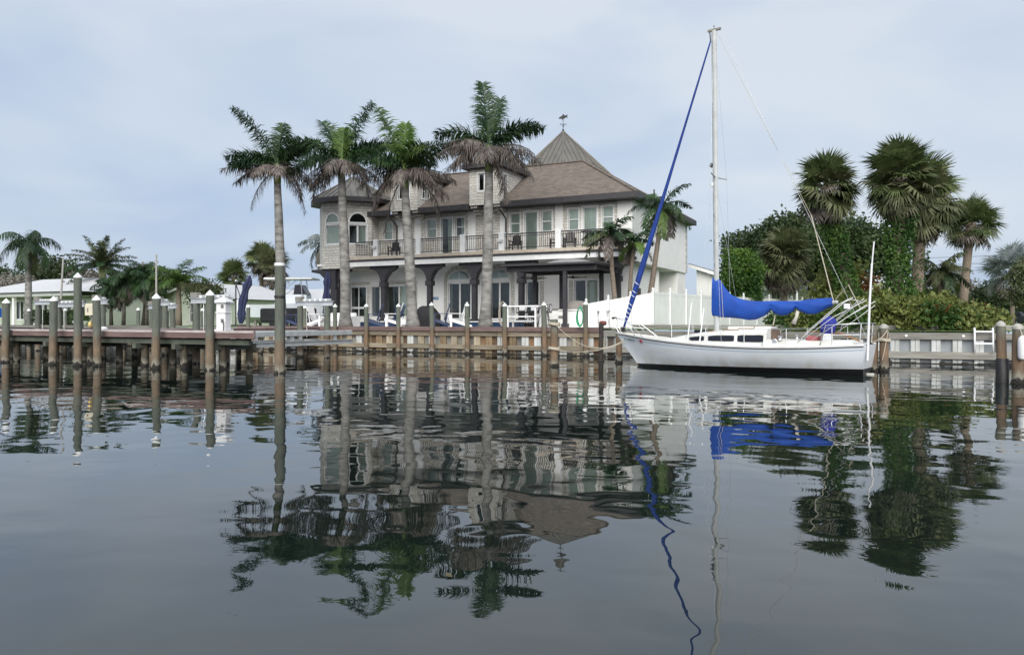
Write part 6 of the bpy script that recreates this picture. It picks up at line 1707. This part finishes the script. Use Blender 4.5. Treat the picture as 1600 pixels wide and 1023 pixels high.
# ------------------------------------------------------------------ neighbours and far things
M_green = mat('pale_green_stucco',(.50,.55,.46),.85,(.45,.50,.42),scale=1.5)
M_wroof = mat('white_shingle_roof',(.50,.51,.53),.8,(.42,.43,.45),scale=3,stretch=(1,1,6))
def ranch():
    t = thing('ranch_house','low pale green ranch house with white roof and white porch posts','house',(-58,14,1.2))
    ops = []
    X0, X1, y = -74, -46.6, 9.6
    for x in (-70.5,-66.2,-62.0,-58.2,-54.6,-51.2): ops.append((x,x+1.3,1.75,3.5))
    ops.append((-48.6,-47.7,1.35,3.5))
    b = MB(); wall_grid(b, X0, X1, 1.2, 4.0, ops, .4, AT(0,y+1.2,0)); b.build('wall', M_green, t, fix=False)
    MB().box(X1-.2,y+1.25,1.2,X1,19.5,4.0).build('side_wall', M_green, t)
    for o in ops: window(t, *o, AT(0,y+1.2,0), 'pair' if o[2]>1.5 else 'fixed', 'dark', 'window' if o[2]>1.5 else 'door')
    for x in (-72,-68,-63.7,-59.6,-56,-52.6,-49.6): MB().cbox(x-.14,y-.35,1.2,x+.14,y-.07,3.85,.02).build('porch_post', M_trim, t)
    MB().box(X0-.4,y-.55,3.85,X1+.5,y-.40,4.15).build('fascia', M_trim, t)
    MB().poly([(X0-.4,y-.5,4.16),(X1+.5,y-.5,4.16),(X1+.5,14.5,5.15),(X0-.4,14.5,5.15)]).poly([(X0-.4,14.5,5.15),(X1+.5,14.5,5.15),(X1+.5,20,4.1),(X0-.4,20,4.1)]).build('roof', M_wroof, t, fix=False)
    MB().poly([(-63,8.6,4.2),(-46.0,8.6,4.2),(-48.6,14.2,5.75),(-59.5,14.2,5.75)]).poly([(-46.0,8.6,4.2),(-46,19.6,4.2),(-48.6,14.2,5.75)]).poly([(-63,8.6,4.2),(-59.5,14.2,5.75),(-63,19.6,4.2)]).build('hip_roof', M_wroof, t, fix=False)
    MB().box(X0,y-.38,3.82,X1,y+1.19,3.85).build('porch_ceiling', M_trim, t)
    for x in (-53.5,-52.2): MB().lathe([(.15,0),(.15,.25),(.05,.3)], 8, (x,12.4,5.15)).build('roof_vent', M_greyp, t)
    MB().tube([(-72,13,5.0),(-72,13,5.5),(-71.4,13,5.6)], .06, 6).build('vent_pipe', M_wplas, t)
ranch()
def gable():
    t = thing('green_gable_house','pale green house with a gable end facing the canal','house',(-37,14,1.2))
    ops = [(-36.3,-35.5,1.5,3.1)]
    b = MB(); wall_grid(b,-40.6,-31.5,1.2,3.5,ops,.4,AT(0,12.2,0)); b.poly([(-40.6,12.2,3.5),(-31.5,12.2,3.5),(-36.05,12.2,4.75)]); b.build('wall', M_green, t, fix=False)
    window(t,*ops[0],AT(0,12.2,0),'sash','dark')
    MB().box(-31.7,12.25,1.2,-31.5,20,3.5).build('side_wall', M_green, t)
    MB().poly([(-41,11.9,3.42),(-36.05,11.9,4.86),(-36.05,20,4.86),(-41,20,3.42)]).poly([(-36.05,11.9,4.86),(-31.1,11.9,3.42),(-31.1,20,3.42),(-36.05,20,4.86)]).build('roof', M_wroof, t, fix=False)
    for a, c in (((-41,11.88,3.34),(-36.05,11.88,4.78)),((-36.05,11.88,4.78),(-31.1,11.88,3.34))): MB().bar(a,c,.06,.16).build('bargeboard', M_trim, t)
gable()
def hip():
    t = thing('hip_roof_house','pale green house with a light grey hip roof beyond the closed umbrella','house',(-40,33,1.2))
    ops = [(-43.2,-42.2,1.5,3.3),(-38.6,-37.5,1.5,3.3),(-46.5,-45.4,1.5,3.3)]
    b = MB(); wall_grid(b,-52,-35.2,1.2,3.5,ops,.4,AT(0,28,0)); b.build('wall', M_green, t, fix=False)
    for o in ops: window(t,*o,AT(0,28,0),'sash','dark')
    MB().box(-35.4,28.05,1.2,-35.2,38,3.5).build('side_wall', M_green, t)
    MB().poly([(-53,27.3,3.5),(-34.5,27.3,3.5),(-39.5,33,5.15),(-48,33,5.15)]).poly([(-34.5,27.3,3.5),(-34.5,38.6,3.5),(-39.5,33,5.15)]).poly([(-53,27.3,3.5),(-48,33,5.15),(-53,38.6,3.5)]).build('roof', M_wroof, t, fix=False)
    MB().box(-53,27.22,3.33,-34.45,27.3,3.51).box(-34.5,27.3,3.33,-34.42,38.6,3.51).build('fascia', M_trim, t)
hip()
def far_grey():
    t = thing('grey_roof_house','distant house with a dark blue grey roof behind the palms','house',(-40,58,1.2))
    b = MB(); wall_grid(b,-50,-32,1.2,4.2,[(-46,-44.5,2,3.4),(-38,-36.5,2,3.4)],.4,AT(0,50,0)); b.build('wall', M_white, t, fix=False)
    for x in (-46,-38): window(t,x,x+1.5,2,3.4,AT(0,50,0),'pair','dark')
    MB().poly([(-51,49.3,4.1),(-31,49.3,4.1),(-33,54,6.3),(-49,54,6.3)]).poly([(-31,49.3,4.1),(-31,58,4.1),(-33,54,6.3)]).build('roof', mat('slate_roof',(.16,.17,.19),.8,(.2,.21,.23),scale=2), t, fix=False)
far_grey()
def garage():
    t = thing('garage','grey walled garage with a low gable behind the white fence','garage',(6.3,26,1.2))
    MB().ext([(3.9,1.2),(8.2,1.2),(8.2,4.05),(3.9,5.55)],'y',22.6,30).build('wall', M_white, t)
    MB().ext([(3.4,5.72),(3.4,5.84),(8.9,3.98),(8.9,3.86)],'y',22.2,30.4).build('roof', mat('grey_roof',(.13,.135,.15),.8,(.17,.175,.19),scale=3), t)
    MB().bar((3.4,22.17,5.66),(8.9,22.17,3.80),.06,.22).build('bargeboard', M_trim, t)
    MB().tube([(8.5,22.1,4.0),(7.9,22.3,3.7),(7.6,22.5,3.65),(7.6,22.5,2.0)], .05, 6).build('downpipe', M_trim, t)
    MB().box(8.201,24,2.2,8.23,25.2,3.4).build('window', M_win, t)
garage()
def white_house():
    t = thing('white_house','white house half hidden behind the live oaks and the fence','house',(12.5,48,1.2))
    b = MB(); ops = [(9.4,10.6,2.0,3.6),(14.2,15.4,2.0,3.6)]
    wall_grid(b,6.5,19.5,1.2,4.6,ops,.4,AT(0,44,0)); b.build('wall', M_white, t, fix=False)
    for o in ops: window(t,*o,AT(0,44,0),'sash','dark')
    MB().poly([(6,43.4,4.5),(20,43.4,4.5),(17.5,48,6.2),(8.5,48,6.2)]).poly([(20,43.4,4.5),(20,53,4.5),(17.5,48,6.2)]).build('roof', M_wroof, t, fix=False)
    MB().cbox(9.9,30.9,1.2,10.05,31.05,5.3,.02).build('porch_post', M_trim, t)
    MB().cbox(8.0,42.0,1.2,8.4,42.4,4.6,.02).build('porch_post', M_trim, t)
white_house()
# hedges and yard things at the left
def hedge(x0, x1, y, h, lab):
    t = thing('hedge', lab, 'hedge', ((x0+x1)/2,y,1.2), 0, 'clipped hedges')
    MB().box(x0+.12,y-.35,1.2,x1-.12,y+.35,1.2+h-.12).build('core', mat('hedge_core',(.010,.018,.006),.9,(.018,.028,.010),scale=6), t)
    b = MB(); r = random.Random(int(x0*10))
    for k in range(int((x1-x0)*520)):
        f = r.random()
        if f < .5: p = Vector((r.uniform(x0,x1), y-.42+r.uniform(-.06,.06), 1.2+r.uniform(0,h)))
        elif f < .75: p = Vector((r.uniform(x0,x1), y+r.uniform(-.42,.42), 1.2+h+r.uniform(-.06,.05)))
        elif f < .9: p = Vector((x1+r.uniform(-.06,.06), y+r.uniform(-.42,.42), 1.2+r.uniform(0,h)))
        else: p = Vector((x0+r.uniform(-.06,.06), y+r.uniform(-.42,.42), 1.2+r.uniform(0,h)))
        leaf(b, r, p, r.uniform(.08,.16))
    b.build('foliage', LT, t, fix=False)
hedge(-46.2,-43.6,4.8,1.25,'clipped dark hedge right behind the electric box')
hedge(-42.6,-39.2,4.9,1.2,'clipped dark hedge right of the tall pier piling')
tree('potted_bush','small round bush in a white bowl planter by the ranch house',(-37.6,3.4,1.2),[(0,0,.72,.62,.5,.32)],26,22,.12,.12,LV,130,.05,None,'bush',.4,None,False)
tag(MB().lathe([(.3,0),(.55,.3),(.58,.42),(.5,.42)],14,(-37.6,3.4,1.2)).build('bowl_planter', M_trim, smooth=2),'pale bowl planter under the small round bush','planter')
tag(MB().cbox(-46.6,1.6,1.9,-45.5,2.3,2.65,.05).box(-46.5,1.8,1.19,-46.42,2.1,1.9).box(-45.7,1.8,1.19,-45.62,2.1,1.9).build('fish_table', mat('blue_plastic',(.01,.09,.42),.5,(.015,.11,.48),scale=4)),'bright blue covered table on the lawn by the queen palm','table')
tag(MB().lathe([(.12,0),(.20,.05),(.17,.35),(.08,.75),(.03,.8)],10,(-44.9,1.5,1.19)).build('white_cone', M_wplas, smooth=2),'white cone shaped marker beside the blue covered table','marker')
adirondack(-42.2,2.6,1.19,R(-40),M_wplas,'white chair on the lawn in front of the dark hedge','white lawn chairs')
# small grey finger dock in front of the ranch house
def side_dock():
    t = thing('finger_dock','grey weathered dock along the seawall of the ranch house','dock',(-36,-1.6,0))
    b = MB(); x = -52.0
    MB().box(-52,-2.6,1.18,-22,-2.54,1.36).build('fascia_board', M_greytimber, t)
    y = -2.53
    while y < -.4: b.box(-52,y,1.30,-22,y+.14,1.34); y += .147
    b.build('planks', mat('bleached_plank',(.36,.35,.33),.9,(.28,.27,.26),scale=4), t, kind='stuff')
    x = -50
    while x < -22:
        MB().tube([(x,-2.3,-.8),(x,-2.3,1.28)], .14, 10).build('support_pile', M_pile, t, smooth=2); x += 3.1
side_dock()
# far right: vehicles, bin, stone lantern, utility pole
def van(x, y, rz):
    t = thing('white_van','white box van parked on the distant road','van',(x,y,1.2),rz)
    MB().ext([(-2.6,.45),(1.6,.45),(1.6,2.5),(-2.6,2.5)],'y',-1.0,1.0).build('cargo_box', M_wplas, t, world=False)
    MB().ext([(1.62,.45),(2.9,.45),(2.9,1.25),(2.5,1.35),(2.0,2.1),(1.62,2.1)],'y',-.95,.95).build('cab', M_wplas, t, world=False)
    MB().box(-2.62,-.7,1.3,-2.605,.7,2.1).build('rear_window', M_win, t, world=False)
    for s in (-1,1):
        MB().ext([(1.8,1.4),(2.3,1.4),(2.0,2.0),(1.8,2.0)],'y',s*.96,s*.952).build('side_window', M_win, t, world=False)
        MB().box(-2.62,s*.85-.08,.7,-2.6,s*.85+.08,1.1).build('tail_light', mat('tail_red',(.35,.02,.02),.4), t, world=False)
        for xx in (-1.7,2.1):
            MB().lathe([(.30,-.11),(.36,-.07),(.36,.07),(.30,.11)],14).xf(AT(xx,s*.88,.36) @ Matrix.Rotation(R(90),4,'X')).build('wheel', M_black, t, world=False)
def car(x, y, rz, m, lab):
    t = thing('parked_car',lab,'car',(x,y,1.2),rz,'cars parked beyond the lawn')
    MB().ext([(-2.2,.35),(2.2,.35),(2.25,.8),(1.9,.98),(-2.2,1.02),(-2.25,.6)],'y',-.9,.9).build('body', m, t, world=False)
    MB().ext([(-1.7,1.02),(1.15,.99),(.55,1.55),(-1.35,1.6)],'y',-.78,.78).build('cabin', m, t, world=False)
    for s in (-1,1):
        MB().ext([(-1.45,1.06),(.9,1.05),(.48,1.48),(-1.25,1.52)],'y',s*.79,s*.783).build('side_window', M_win, t, world=False)
        for xx in (-1.4,1.4):
            MB().lathe([(.27,-.1),(.33,-.06),(.33,.06),(.27,.1)],14).xf(AT(xx,s*.8,.33) @ Matrix.Rotation(R(90),4,'X')).build('wheel', M_black, t, world=False)
        MB().box(2.2,s*.65-.14,.66,2.26,s*.65+.14,.82).build('headlight', M_wplas, t, world=False)
    MB().poly([(1.12,-.7,1.03),(1.12,.7,1.03),(.58,.68,1.52),(.58,-.68,1.52)]).build('windshield', M_win, t, world=False, fix=False)
def pdl(px, d):
    x = (px-800)/1186*d; T_ = math.atan(.494); c, s = math.cos(T_), math.sin(T_)
    return (x*c-(d-37)*s, x*s+(d-37)*c)
van(30.6,120.0,R(63))
car(30.9,83.0,R(140),mat('dark_car_paint',(.02,.022,.026),.25),'dark parked car in front of the willowy tree')
car(31.4,92.0,R(140),mat('white_car_paint',(.6,.6,.6),.25),'white parked car behind the dark car')
car(29.6,112.0,R(150),mat('grey_car_paint',(.16,.17,.18),.25),'grey parked car right of the white van')
def bin_():
    t = thing('teal_bin','teal skip bin on the far lawn','bin',(26.9,72,1.2),R(20))
    m = mat('teal_metal',(.01,.10,.11),.5,(.015,.13,.14),scale=3)
    MB().ext([(-1.0,.1),(1.0,.1),(1.2,1.3),(-1.2,1.3)],'y',-.8,.8).build('body', m, t, world=False)
    MB().cbox(-1.25,-.85,1.302,1.25,.85,1.37,.02).build('lid', M_black, t, world=False)
    for s in (-1,1): MB().box(s*.6-.06,-.84,.3,s*.6+.06,-.802,1.1).build('rib', m, t, world=False)
bin_()
def lantern():
    t = thing('stone_lantern','weathered stone garden lantern at the end of the shrub mound','lantern',(19.95,10.6,1.19))
    m = mat('lantern_stone',(.26,.24,.21),.9,(.36,.34,.30),scale=7,bump=.6)
    MB().lathe([(.30,0),(.30,.10),(.16,.16),(.13,.34)],8).build('pedestal', m, t, world=False)
    MB().lathe([(.13,.34),(.22,.40),(.22,.46),(.15,.47),(.15,.66)],8).build('fire_box', m, t, world=False)
    MB().lathe([(.40,.66),(.38,.72),(.22,.82),(.06,.88),(.03,.94)],8).build('roof', m, t, world=False, smooth=2)
lantern()
def power():
    t = thing('power_line','dark power cables strung across the sky on the right','power line',(36,60,1.2))
    for k, (z0, z1) in enumerate(((10.5,9.5),(9.2,9.0),(8.4,8.2),(7.8,6.4),(5.8,4.6))):
        pts = []
        for i in range(25):
            f = i/24; pts.append((0+44*f, 76-10*f, z0+(z1-z0)*f-3.2*f*(1-f)))
        MB().tube(pts, .022, 4).build('cable', M_black, t)
    MB().tube([(44,66,1.2),(44,66,11)], .15, 8).build('utility_pole', M_brtrunk, t)
    MB().tube([(0,76,1.2),(0,76,11)], .15, 8).build('utility_pole', M_brtrunk, t)
    MB().box(43.1,65.9,9.6,44.9,66.1,9.75).build('cross_arm', M_brtrunk, t)
power()
tag(MB().tube([(-27.5,19,1.2),(-27.5,19,6.9)],.06,8).box(-27.6,18.95,6.2,-27.4,19.05,6.5).build('slim_pole', M_greyp),'thin grey pole left of the stone tower','pole')
for o in bpy.data.objects:
    if o.type == 'MESH' and o.name.startswith('water'): o.visible_shadow = True
